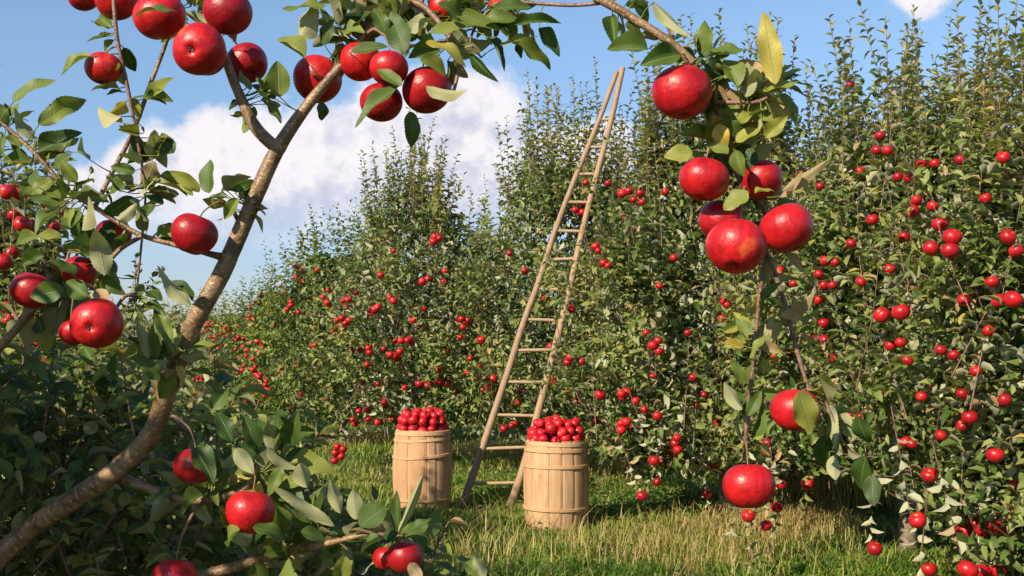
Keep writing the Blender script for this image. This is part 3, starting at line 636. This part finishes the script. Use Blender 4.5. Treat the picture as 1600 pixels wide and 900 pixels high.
# ------------------------------------------------------------------ the near tree framing the picture
BASE = at(-150, 530, 1.95); BASE[2] = 0
tree = empty('apple_tree', BASE); tag(tree, 'near apple tree whose leaning limb, boughs and big red apples frame the view', 'apple tree')
DN = 1.8
BR = {}   # name -> (points, radii)
def bough(key, pts, sides=10, knob=.02, mat=None, name='branch', parent=None, sm=5):
    P = np.array([at(p[0], p[1], p[3] if len(p) > 3 else DN) for p in pts]); r = np.array([p[2] for p in pts]) * DN / F
    BR[key] = (catmull(P, 6), r); a = Acc(); tube(a, P - BASE, r, sides, sm, knob)
    o = a.build(name, mat or mat_bark, parent or tree); OB[key] = o; LV[key] = Acc(); return o
OB = {}; LV = {}
bough('trunk', [(-160, 1960, 58, 1.95), (-150, 1500, 45, 1.95), (-110, 1150, 32, 1.93), (-40, 925, 22, 1.9), (28, 843, 17, 1.9), (100, 790, 17, 1.88), (178, 738, 17, 1.86), (235, 680, 16, 1.84), (265, 600, 15, 1.82), (300, 510, 15),
      (345, 430, 14), (385, 340, 13), (430, 240, 12), (480, 165, 9), (535, 100, 7.5), (575, 50, 6.5, 1.8), (620, -10, 6, 1.8)], 16, .018, name='trunk', sm=8)
bough('arch', [(618, -8, 6), (700, -75, 6, 1.78), (830, -60, 6.5, 1.75), (935, -3, 7, 1.72), (1000, 35, 6.5, 1.71), (1050, 68, 6.5, 1.70), (1082, 98, 7, 1.70)])
bough('forkB', [(432, 232, 10), (400, 200, 9.5), (375, 150, 8), (352, 92, 7), (335, 40, 6, 1.84), (318, -30, 5, 1.84)])
bough('sideC', [(350, 402, 7), (325, 396, 5), (280, 384, 4.5), (215, 365, 4), (150, 325, 4), (105, 296, 3.5), (60, 245, 3.2), (0, 190, 3), (-60, 150, 3)], 8)
bough('sideC2', [(222, 368, 4), (185, 392, 3.8), (160, 425, 3.4), (148, 450, 3)], 8)
bough('shootD', [(148, 324, 4), (175, 270, 4, 1.83), (207, 208, 3.8, 1.83), (235, 132, 3.6, 1.83), (262, 60, 3.2, 1.83), (285, -20, 3, 1.83)], 8)
bough('danglingE', [(176, -20, 3.6, 1.79), (183, 60, 3.3, 1.79), (198, 130, 3, 1.79), (212, 205, 2.8, 1.79), (222, 260, 2.2, 1.79), (227, 310, 2, 1.79), (221, 380, 2, 1.79), (213, 462, 1.6, 1.79)], 7, mat=mat_twig)
bough('stubF', [(-80, 620, 9, 1.85), (-20, 562, 8, 1.85), (36, 503, 6, 1.85), (70, 465, 3, 1.85), (100, 450, 2.5, 1.85)], 9)
bough('lowG', [(175, 742, 9, 1.87), (230, 762, 8, 1.88), (300, 782, 7, 1.85), (370, 770, 5, 1.8), (400, 745, 4, 1.8)], 9)
bough('lowH', [(300, 905, 12, 1.9), (370, 885, 9, 1.88), (440, 862, 7.5, 1.84), (485, 855, 7, 1.8), (520, 847, 5, 1.78), (575, 835, 4, 1.76), (620, 838, 3.5, 1.76)], 9)
bough('hangJ', [(1078, 95, 6, 1.7), (1105, 140, 5, 1.71), (1130, 200, 4.5, 1.73), (1150, 270, 4, 1.74), (1175, 300, 4, 1.75), (1196, 335, 4, 1.77), (1195, 400, 4, 1.79), (1186, 470, 3.6, 1.8), (1178, 560, 3.4, 1.8), (1168, 640, 3.2, 1.8), (1163, 722, 3, 1.8)], 8, mat=mat_twig)
bough('hangK', [(1196, 390, 4, 1.79), (1210, 425, 4, 1.79), (1228, 480, 4, 1.78), (1246, 550, 3.6, 1.78), (1263, 608, 3, 1.77)], 8, mat=mat_twig)
bough('spurM', [(600, 20, 5), (650, 5, 5, 1.78), (690, 40, 4.5, 1.76), (716, 90, 4, 1.75), (712, 130, 3, 1.74), (703, 158, 2.4, 1.74)], 8, mat=mat_twig)
bough('twigL', [(950, 3, 3.5, 1.72), (900, 8, 3, 1.74), (850, 6, 3, 1.76), (795, 3, 3, 1.78), (760, 20, 2.6, 1.78), (735, 62, 2, 1.78), (752, 90, 1.5, 1.78)], 7, mat=mat_twig)
bough('sideN', [(1112, 160, 4, 1.71), (1150, 160, 3.5, 1.70), (1195, 155, 3, 1.68), (1215, 120, 2.5, 1.68)], 7, mat=mat_twig)
keys = list(BR); BP = np.concatenate([BR[k][0] for k in keys]); BK = np.concatenate([np.full(len(BR[k][0]), i) for i, k in enumerate(keys)])
def nearest(P):
    d = np.linalg.norm(BP - P, axis=1); i = int(np.argmin(d)); return BP[i], keys[BK[i]], d[i]
def add_leaf(P0, P1, ratio=.27, face=None, roll=0.0, rnd=None, dry=0.0, hue=None, T=HI, under=False):
    D = P1 - P0; Ln = np.linalg.norm(D); D = D / Ln
    n0 = nz(EYE - P0) * .75 + np.array([0, 0, .6]) + SUN * .15 if face is None else np.asarray(face, float)
    n0 = nz(n0 - D * (n0 @ D)); s = np.cross(D, n0); n0 = n0 * math.cos(roll) + s * math.sin(roll)
    if under: n0 = -n0
    key = nearest(P0)[1]; rnd = rng.uniform(.1, .8) if rnd is None else rnd; hue = rng.random() if hue is None else hue
    put_leaves(LV[key], T, P0 - BASE, D[None], n0[None], np.array([Ln]), np.array([ratio]), np.array([rnd]), np.array([float(dry)]), np.array([hue]))
    bp, _, dist = nearest(P0)
    if .006 < dist < .06: tube(LV[key], [P0 - BASE + D * .002, (P0 - D * .006) * .5 + bp * .5 - BASE, bp - BASE], [.0008, .0009, .0013], 5, 2, 0, (.75, 0, 0, 1))
# prominent leaves: base x,y, tip x,y, width px, depth, tone (0 dark .. 1 yellow), flags (u underside, d dry, r rolled)
LVS = """20 160 82 117 34 1.78 .6;60 195 130 143 32 1.78 .6;142 88 88 103 26 1.76 .6;190 182 153 178 26 1.76 .95 u;60 238 112 196 30 1.8 .2;52 218 18 180 24 1.8 .4 u;-10 160 12 200 26 1.8 .3;
236 152 266 114 28 1.8 .7;228 150 262 158 28 1.79 .15;278 18 205 4 28 1.70 .4;327 302 323 248 34 1.74 .35;302 306 228 262 20 1.76 .7;312 300 268 264 20 1.77 .8;345 300 402 275 20 1.78 .3;
436 152 434 94 38 1.78 .65;430 155 396 128 30 1.8 .1;476 92 436 54 24 1.77 .85;466 62 502 14 30 1.77 .8 u;512 8 442 20 24 1.77 .55;505 70 520 30 26 1.79 .2;548 82 605 70 24 1.75 .4;632 82 612 22 40 1.72 .25;
602 52 586 8 26 1.73 .45;628 132 549 188 32 1.69 .3;628 134 588 106 24 1.68 .45;641 174 648 226 26 1.72 .35;665 134 731 150 28 1.70 .8 u;656 92 700 116 30 1.70 .85;665 66 732 80 26 1.71 .92;672 52 728 38 24 1.73 .8;
735 84 774 127 16 1.76 .15;762 58 795 98 22 1.77 .12;802 38 876 30 22 1.74 .3;800 66 870 90 20 1.74 .6;842 44 876 76 22 1.75 .15;812 62 812 94 14 1.75 .1;706 20 782 44 24 1.73 .5;718 30 690 2 30 1.73 .35;740 40 800 12 26 1.74 .45;
780 70 845 60 22 1.75 .75;770 15 830 5 26 1.75 .4;1012 78 952 68 40 1.68 .38;1062 86 1004 96 36 1.66 .3;1020 2 1078 68 22 1.69 .6 u;992 2 1016 36 26 1.73 .1;985 30 996 54 24 1.72 .5;1110 78 1168 82 32 1.68 .35;
1088 102 1104 74 14 1.69 .1;1152 136 1134 88 34 1.67 .5;1166 152 1172 98 30 1.68 .8 u;1100 105 1150 116 28 1.71 .1;1212 132 1192 22 36 1.66 .95;1192 142 1252 130 22 1.67 .8;1128 150 1108 182 30 1.72 .2;1082 238 1038 242 30 1.69 .8;
1150 222 1186 198 26 1.69 .9;1120 195 1134 226 28 1.7 .95;1222 298 1292 254 18 1.68 .9 ud;1218 308 1256 268 18 1.70 .9 ud;1168 298 1132 330 34 1.68 .75;1180 302 1206 288 26 1.68 .85;1150 235 1160 275 24 1.69 .6;1228 396 1260 424 18 1.74 .9 d;
1218 492 1278 460 26 1.75 .95 ud;1240 505 1246 458 24 1.74 .95 ud;1214 492 1196 520 22 1.76 .9 d;1248 612 1266 674 44 1.66 .8;1278 588 1302 628 20 1.74 .8;1296 630 1308 700 20 1.76 .7 u;1352 712 1340 768 34 1.72 .15;1362 742 1366 792 28 1.72 .05;
1340 650 1355 700 30 1.74 .1;1302 712 1304 752 22 1.75 .6 u;1290 680 1280 735 24 1.76 .15;1172 682 1196 636 18 1.76 .4;1160 640 1128 602 20 1.76 .7 u;1172 560 1200 520 18 1.77 .6;1165 600 1140 560 18 1.77 .5;1160 700 1130 690 18 1.76 .7;
1175 520 1150 500 18 1.77 .5;1190 470 1215 440 18 1.77 .4;1168 650 1190 610 20 1.75 .3;752 905 716 858 24 1.7 .5;756 905 742 862 18 1.7 .8 u;480 762 466 722 28 1.72 .8 u;522 822 428 760 20 1.68 .7 u;532 802 514 748 22 1.7 .85 u;
556 812 552 764 26 1.7 .7 u;562 822 604 790 42 1.66 .25;622 832 664 738 16 1.66 .9 u;624 832 616 768 20 1.68 .15;634 832 676 812 20 1.66 .3;600 842 560 856 24 1.68 .3;400 702 388 652 30 1.74 .1;452 694 462 648 36 1.74 .08;470 694 516 684 24 1.74 .1;
330 640 356 606 28 1.78 .3;362 690 340 640 30 1.76 .05;320 560 360 520 30 1.9 .1;300 470 262 428 26 1.74 .15;298 478 244 432 26 1.73 .8 u;252 470 220 440 24 1.76 .2;270 540 238 470 22 1.76 .6;262 560 200 520 26 1.77 .15;
250 592 215 560 26 1.74 .3;232 560 215 500 18 1.75 .7 u;245 560 240 500 20 1.75 .5;100 452 44 462 36 1.70 .3;140 462 95 440 30 1.70 .35;118 430 88 402 34 1.71 .3;150 452 170 478 22 1.72 .95 d;165 430 150 360 34 1.74 .7 u;
110 356 118 318 36 1.76 .5;128 360 150 310 34 1.74 .85 u;190 300 170 262 26 1.76 .3;228 340 240 305 24 1.77 .2;60 372 20 380 26 1.76 .5;95 372 60 362 20 1.74 .8;70 400 30 410 26 1.76 .4;185 345 215 320 22 1.76 .6 u;195 290 150 305 26 1.77 .4;
255 320 225 300 24 1.78 .1;215 300 250 285 20 1.77 .7 u;60 300 30 270 24 1.8 .3;85 262 110 240 24 1.8 .2;120 285 95 250 22 1.79 .5;140 250 118 225 24 1.8 .6 u;80 280 48 305 24 1.8 .7;270 240 252 210 22 1.8 .2;240 225 270 240 22 1.8 .1;
355 300 385 268 22 1.76 .3;372 310 348 340 20 1.76 .7;500 160 510 188 22 1.83 .1;430 790 452 850 28 1.68 .35;470 830 510 842 24 1.7 .2;345 790 360 830 20 1.7 .3;395 824 450 830 26 1.66 .3;375 828 350 850 28 1.68 .6;300 700 340 735 34 1.72 .12;
320 690 300 740 26 1.73 .1;368 700 395 740 26 1.74 .8 u;360 740 400 715 26 1.74 .5;420 700 460 735 24 1.73 .8 u;440 730 420 770 22 1.72 .5;640 880 655 905 22 1.64 .9 ud;600 850 625 820 24 1.7 .1;1138 240 1110 222 22 1.7 .7;1210 190 1180 165 26 1.68 .8;
1196 215 1225 180 24 1.68 .85;1170 180 1205 172 24 1.69 .5;1140 190 1160 215 26 1.7 .3"""
for s in LVS.replace('\n', '').split(';'):
    q = s.split(); x0, y0, x1, y1, w, d, tone = [float(t) for t in q[:7]]; fl = q[7] if len(q) > 7 else ''
    P0 = at(x0, y0, d); P1 = at(x1, y1, d + rng.normal(0, .015)); ln = np.linalg.norm(P1 - P0)
    add_leaf(P0, P1, min(.42, w * d / F * .5 / ln * 1.05), roll=rng.normal(0, .38), rnd=np.clip(tone + rng.normal(0, .05), 0, 1), dry=1.0 if 'd' in fl else 0.0, under='u' in fl)
def spur(px, py, d, n, ln=.05, tone=.4, spread=1.0, T=HI, up=.2):
    c = at(px, py, d); p, key, dist = nearest(c); c = p * .5 + c * .5 if dist > .03 else c
    for _ in range(int(n * 1.8)):
        D = nz(np.array([rng.normal(), rng.normal() * .55, rng.normal() + up])); s = c + D * rng.uniform(.008, .025)
        f = nz(EYE - c) * .3 + np.array([0, 0, .7]) + rng.normal(0, .5, 3)
        add_leaf(s, s + D * ln * rng.uniform(.6, 1.35) * spread, rng.uniform(.22, .33), f, rng.normal(0, .4), np.clip(rng.normal(tone + (.22 if px > 1080 else .05), .25), 0, 1), float(rng.random() < (.14 if px > 1080 else .07)), T=T)
for a in ((1100, 110, 1.74, 6, .04), (1135, 110, 1.72, 6, .045), (1175, 150, 1.74, 8, .045), (1210, 140, 1.72, 5, .04), (1135, 230, 1.79, 7, .045), (1150, 260, 1.8, 5, .04), (1190, 330, 1.82, 5, .04), (1050, 70, 1.75, 4, .035), (960, 15, 1.76, 4, .04), (1195, 450, 1.83, 5, .04), (1165, 540, 1.84, 5, .04), (1240, 520, 1.82, 4, .04), (205, 145, 1.81, 4, .035), (190, 60, 1.83, 4, .035), (250, 215, 1.81, 5, .034), (222, 300, 1.81, 7, .04), (240, 370, 1.84, 3, .03), (110, 320, 1.8, 9, .045), (60, 260, 1.82, 7, .04), (10, 200, 1.82, 4, .04), (140, 400, 1.82, 9), (100, 460, 1.86, 9),
          (60, 480, 1.9, 7), (355, 310, 1.8, 5, .04), (425, 150, 1.83, 7, .035), (300, 20, 1.84, 6, .04), (330, 30, 1.8, 3, .035), (245, 270, 1.82, 5, .04), (500, 30, 1.82, 9, .045), (545, 60, 1.84, 7, .045), (620, 40, 1.8, 9), (690, 30, 1.79, 9), (650, 0, 1.8, 8), (740, 30, 1.8, 8, .045),
          (800, 15, 1.8, 6, .045), (570, 20, 1.82, 7), (690, 85, 1.79, 4, .045), (780, 5, 1.8, 5), (1090, 95, 1.73, 4, .03), (1140, 165, 1.73, 7, .045), (1185, 165, 1.71, 6, .045), (1120, 225, 1.76, 6, .045), (1150, 205, 1.76, 5, .04), (1165, 320, 1.8, 5, .035), (1200, 320, 1.8, 3, .035), (1165, 690, 1.82, 5, .035), (1172, 610, 1.82, 6, .035),
          (1182, 500, 1.82, 4, .035), (1285, 640, 1.8, 5, .04), (1310, 690, 1.8, 6, .04), (1350, 720, 1.8, 3, .04), (270, 560, 1.78, 6), (240, 570, 1.8, 6), (215, 470, 1.8, 3, .03), (400, 740, 1.84, 8), (350, 740, 1.86, 8), (440, 770, 1.84, 8), (500, 830, 1.82, 8), (560, 850, 1.82, 7), (610, 850, 1.8, 5), (380, 850, 1.84, 9), (300, 760, 1.9, 9), (450, 860, 1.84, 5), (460, 700, 1.82, 5)):
    spur(*a)
# lone twig carrying the leaves right of the low hanging apple
for key, pts in (('r1', [(1262, 606, 2, 1.77), (1285, 622, 1.8, 1.76), (1300, 650, 1.6, 1.75), (1318, 690, 1.3, 1.74), (1345, 715, 1.0, 1.73)]),
                 ('r2', [(800, 1010, 4, 1.75), (770, 950, 3, 1.72), (752, 904, 2, 1.7)])):
    a = Acc(); tube(a, np.array([at(*p[:2], p[3]) for p in pts]) - BASE, np.array([p[2] for p in pts]) * .001, 7, 4); a.build('twig', mat_twig, OB['hangK' if key == 'r1' else 'lowH'])

# lower crown of the near tree, and unseen leaf clumps added past the left edge to shade it
TOPX = np.array([-900, 0, 100, 200, 300, 350, 420, 480, 560, 640, 720]); TOPY = np.array([540, 572, 590, 606, 640, 690, 730, 800, 862, 900, 960])
low = Acc(); lt = Acc(); PP = []; DD = []; NN = []; LL = []
def shoot(O, D, ln, n, lmin=.045, lmax=.075):
    t = (np.arange(n) + .6) / n; pt = O + D * (t * ln)[:, None]; e1 = nz(np.cross(D, [.3, .5, .8])); e2 = np.cross(D, e1); ph = np.arange(n) * 2.4 + rng.random() * 6
    rad = e1 * np.cos(ph)[:, None] + e2 * np.sin(ph)[:, None]
    PP.append(pt); DD.append(nz(rad + D * .5 + rng.normal(0, .25, (n, 3)))); NN.append(nz(D + np.array([0, 0, .6]) + rng.normal(0, .4, (n, 3)))); LL.append(rng.uniform(lmin, lmax, n))
    tube(lt, [O - D * .05 - BASE, O + D * ln - BASE], [.003, .0012], 4, cap=False)
for _ in range(1500):
    px = rng.uniform(-260, 690); d = rng.uniform(1.95, 4.2); py = np.interp(px, TOPX, TOPY) + 25 + 560 * rng.random() ** 1.2
    P = at(px, py, d)
    if P[2] < .15: continue
    shoot(P, nz(np.array([rng.normal(0, .6), rng.normal(0, .5), 1.0])), rng.uniform(.1, .2), 11, .034, .062)
for (c, r3, n) in (((-1.6, 1.75, 1.42), (.40, .5, .32), 170), ((-2.15, 2.6, 1.28), (.6, .8, .45), 150), ((-1.95, 1.5, 1.62), (.4, .5, .35), 120), ((-2.7, 3.6, .9), (.5, .9, .5), 200), ((-1.5, 1.1, 1.85), (.35, .35, .2), 60), ((-1.32, 1.42, 1.60), (.22, .25, .15), 80)):  # out-of-view clumps, placed and sized to block sun from the lower leaves and limb
    for _ in range(n):
        q = rng.normal(0, 1, 3); q = q / np.linalg.norm(q) * rng.random() ** .4; P = np.array(c) + q * np.array(r3)
        x, y, dd = project(P)
        if dd > .1 and -10 < x < 1650 and y < 560: continue
        shoot(P, nz(np.array([rng.normal(0, .6), rng.normal(0, .5), 1.0])), rng.uniform(.15, .3), 11)
P = np.concatenate(PP); n = len(P)
put_leaves(low, MD, P - BASE, np.concatenate(DD), np.concatenate(NN), np.concatenate(LL), rng.uniform(.24, .32, n), np.clip(rng.beta(1.6, 2.2, n), 0, 1), (rng.random(n) < .05).astype(float), rng.random(n))
low.build('crown', mat_leaf, tree); lt.build('shoots', mat_twig, tree)

# big apples in front: x, y, radius px, depth, axis (view space: right, toward viewer, up), label
BIG = [
 (130, -6, 24, 1.84, (0, .2, 1), 'apple cut off by the top edge, leftmost of the upper left bunch'),
 (182, 1, 33, 1.82, (-.1, 0, 1), 'bright apple at the top edge second from left in the upper left bunch'),
 (250, 26, 40, 1.76, (-.2, -.2, 1), 'large apple under the dark leaf in the upper left bunch'),
 (311, 77, 40, 1.68, (.1, .96, .25), 'apple showing its dark blossom end, lowest and foremost of the upper left bunch'),
 (322, 90, 30, 1.76, (0, 0, 1), 'apple half hidden behind the one showing its blossom end'),
 (356, 20, 37, 1.76, (.1, .2, 1), 'apple with a leaf hanging over it at the top edge above the forked branch'),
 (386, 99, 32, 1.86, (-.5, .6, .9), 'round apple behind the forked branch, right of the upper left bunch'),
 (162, 107, 28, 1.79, (.1, .2, 1), 'small lone apple hanging by the thin dark twig at upper left'),
 (496, 124, 38, 1.87, (.4, .5, 1), 'apple partly behind the top of the leaning limb'),
 (563, 97, 32, 1.80, (.1, .3, 1), 'left apple of the top centre bunch, touching the limb end'),
 (608, 107, 30, 1.74, (0, .2, 1), 'middle apple of the top centre bunch with a leaf across it'),
 (596, 160, 33, 1.79, (0, .3, 1), 'lowest apple of the top centre bunch under the long leaf'),
 (667, 141, 38, 1.77, (-.2, .3, 1), 'dark shaded apple at the right of the top centre bunch'),
 (694, 14, 25, 1.80, (0, .2, 1), 'apple among leaves at the top edge right of the top centre bunch'),
 (602, -4, 24, 1.82, (0, .2, 1), 'apple cut by the top edge straight above the top centre bunch'),
 (562, 48, 14, 1.86, (0, .2, 1), 'small dark apple peeping out above the top centre bunch'),
 (784, 18, 24, 1.82, (0, .2, 1), 'apple among dark leaves at the top edge beside the thin twig'),
 (303, 366, 35, 1.76, (.35, .1, 1), 'apple resting on the side branch left of the leaning limb'),
 (177, 366, 27, 1.86, (0, 0, 1), 'shaded apple behind the crossing twigs left of the limb'),
 (50, 454, 32, 1.80, (.2, .2, 1), 'apple with a broad leaf across it at the left edge'),
 (125, 424, 26, 1.84, (0, .2, 1), 'apple mostly hidden by leaves above the left blossom end apple'),
 (162, 420, 20, 1.86, (0, .2, 1), 'dark small apple right of the hidden one on the left side'),
 (151, 505, 39, 1.70, (-.05, .97, .2), 'big apple facing the viewer with its blossom end at left centre'),
 (118, 518, 24, 1.78, (-.3, 0, 1), 'apple squeezed behind the left blossom end apple'),
 (303, 728, 31, 1.80, (0, .2, 1), 'dark apple behind leaves below the leaning limb'),
 (391, 800, 38, 1.72, (.1, .2, 1), 'lit apple above a grey leaf in the lower left foliage'),
 (273, 905, 36, 1.76, (0, .3, 1), 'deep shaded apple cut by the bottom edge'),
 (604, 872, 21, 1.74, (0, .2, 1), 'left apple of the pair at the bottom edge'),
 (633, 870, 28, 1.72, (0, .2, 1), 'right apple of the pair at the bottom edge, dry leaf over it'),
 (1066, 145, 45, 1.68, (0, .25, 1), 'large apple with a leaf shadow at the end of the arching branch'),
 (1100, 280, 38, 1.70, (.15, .1, 1), 'left upper apple of the five in the hanging bunch'),
 (1190, 281, 32, 1.74, (-.3, .5, .8), 'right upper apple of the five in the hanging bunch'),
 (1127, 346, 34, 1.74, (.3, .4, .8), 'apple tucked behind the lowest one of the hanging bunch'),
 (1150, 386, 45, 1.66, (.2, .5, .8), 'lowest and foremost apple of the hanging bunch'),
 (1229, 357, 42, 1.70, (-.4, .25, 1), 'rightmost apple of the hanging bunch'),
 (1243, 641, 38, 1.74, (.1, .2, 1), 'apple half covered by a mottled leaf on the long thin twig'),
 (1170, 759, 39, 1.70, (0, .2, 1), 'round apple hanging lowest on the drooping twig'),
]
csV = []
for n, (px, py, r, d, ax, lbl) in enumerate(BIG):
    P = at(px, py, d); rad = r * d / F * 1.03; A = nz(np.array(ax, float))
    root = empty('apple', P); tag(root, lbl, 'apple', 'large apples on the near tree')
    rr = rng.random() * 6.28; X = nz(np.cross(A, [math.cos(rr), math.sin(rr), .2])); Y = np.cross(A, X)
    from mathutils import Matrix
    Mx = Matrix([(*[float(v_) for v_ in (X[i], Y[i], A[i])],) for i in range(3)])
    o = bpy.data.objects.new('fruit', APH[n % 4]); link(o, root); o.rotation_euler = Mx.to_euler(); o.scale = (rad,) * 3
    bp, key, dist = nearest(P + A * rad)
    S0 = A * rad * .50; S1 = A * rad * 1.0; E = bp - P
    if dist > .05: E = nz(nz(E) + A * .8) * .03 + S1
    a = Acc(); tube(a, [S0, S1, S1 * .4 + E * .6 + np.array([0, 0, .002]), E], [.0016, .0013, .0014, .0022], 6, 4); a.build('stem', mat_stem, root)
    if dist > .05:   # a fruiting spur of the tree reaches to it
        a = Acc(); q0 = P + E - BASE; q1 = bp - BASE; tube(a, [q0, q0 * .5 + q1 * .5 + np.array([0, 0, .012]), q1], [.0024, .003, .004], 6, 4, .03); a.build('spur', mat_twig, OB[key])
    ca = Acc(); zb = -.71 * rad
    for q in range(5):
        th = q * 1.2566; rd = X * math.cos(th) + Y * math.sin(th); tg = np.cross(A, rd)
        b = A * (zb - .0) + rd * rad * .045; ca.add([b + tg * rad * .035, b - tg * rad * .035, b - A * rad * .10 + rd * rad * .06, b - A * rad * .03 + rd * rad * .13], [[0, 1, 2], [0, 2, 3]])
    a5 = [A * (zb - .015 * rad) + (X * math.cos(t_) + Y * math.sin(t_)) * rad * .07 for t_ in np.arange(10) * .6283] + [A * zb]
    ca.add(a5, [[i_, (i_ + 1) % 10, 10] for i_ in range(10)]); ca.build('calyx', mat_calyx, root, smooth=False)
for k in keys:
    if LV[k].n: LV[k].build('foliage', mat_leaf, OB[k])
# drooping sprig of the pointed tree with a bunch of small apples above the grass
tp = TROOT[4]; tb = np.array(tp.location); a = Acc()
tube(a, np.array([at(590, 596, 12.3), at(560, 612, 11.8), at(538, 640, 11.5), at(529, 690, 11.5)]) - tb, [.008, .006, .005, .003], 6, 4); sp = a.build('drooping_branch', mat_twig, tp)
a = Acc(); n = 46; t = rng.random(n); PP = np.array([at(540 - 12 * q + rng.normal(0, 7), 625 + 62 * q, 11.5 + rng.normal(0, .06)) for q in t]) - tb
put_leaves(a, LO, PP, rng.normal(0, 1, (n, 3)) + np.array([0, 0, -.3]), rng.normal(0, 1, (n, 3)) + np.array([0, -.4, .8]), rng.uniform(.06, .1, n), np.full(n, .27), rng.random(n), (rng.random(n) < .1).astype(float), rng.random(n)); a.build('foliage', mat_leaf_bg, sp)
for (px, py, r, w) in ((527, 698, 6, 'topmost'), (536, 702, 6.5, 'rightmost'), (524, 708, 7, 'leftmost'), (533, 713, 6.5, 'lower right'), (523, 720, 6.5, 'lowest')):
    place_apple(APM[1], at(px, py, 11.45), r * 11.45 / F, nz(rng.normal(0, .4, 3) + np.array([0, 0, 1])), 'small apple, %s of the bunch drooping over grass left of left barrel' % w, 'bunch on the drooping sprig')
# drooping twig of the orchard tree below the lowest big apple
tp = TROOT[1]; tb = np.array(tp.location); a = Acc()
tube(a, np.array([at(1255, 690, 7.7), at(1215, 715, 7.5), at(1186, 775, 7.4), at(1172, 830, 7.35), at(1176, 905, 7.35)]) - tb, [.008, .007, .005, .004, .002], 6, 4); sp = a.build('drooping_branch', mat_twig, tp)
a = Acc(); n = 60; t = rng.random(n); PP = np.array([at(np.interp(q, [0, .3, .6, 1], [1225, 1186, 1172, 1176]) + rng.normal(0, 7), 705 + 200 * q, 7.4 + rng.normal(0, .04)) for q in t]) - tb
put_leaves(a, LO, PP, rng.normal(0, 1, (n, 3)) + np.array([0, 0, -.1]), rng.normal(0, 1, (n, 3)) + np.array([0, -.4, .8]), rng.uniform(.05, .09, n), np.full(n, .26), rng.random(n), (rng.random(n) < .2).astype(float), rng.random(n)); a.build('foliage', mat_leaf_bg, sp)
print('objects', len(bpy.data.objects), 'apples', APN)
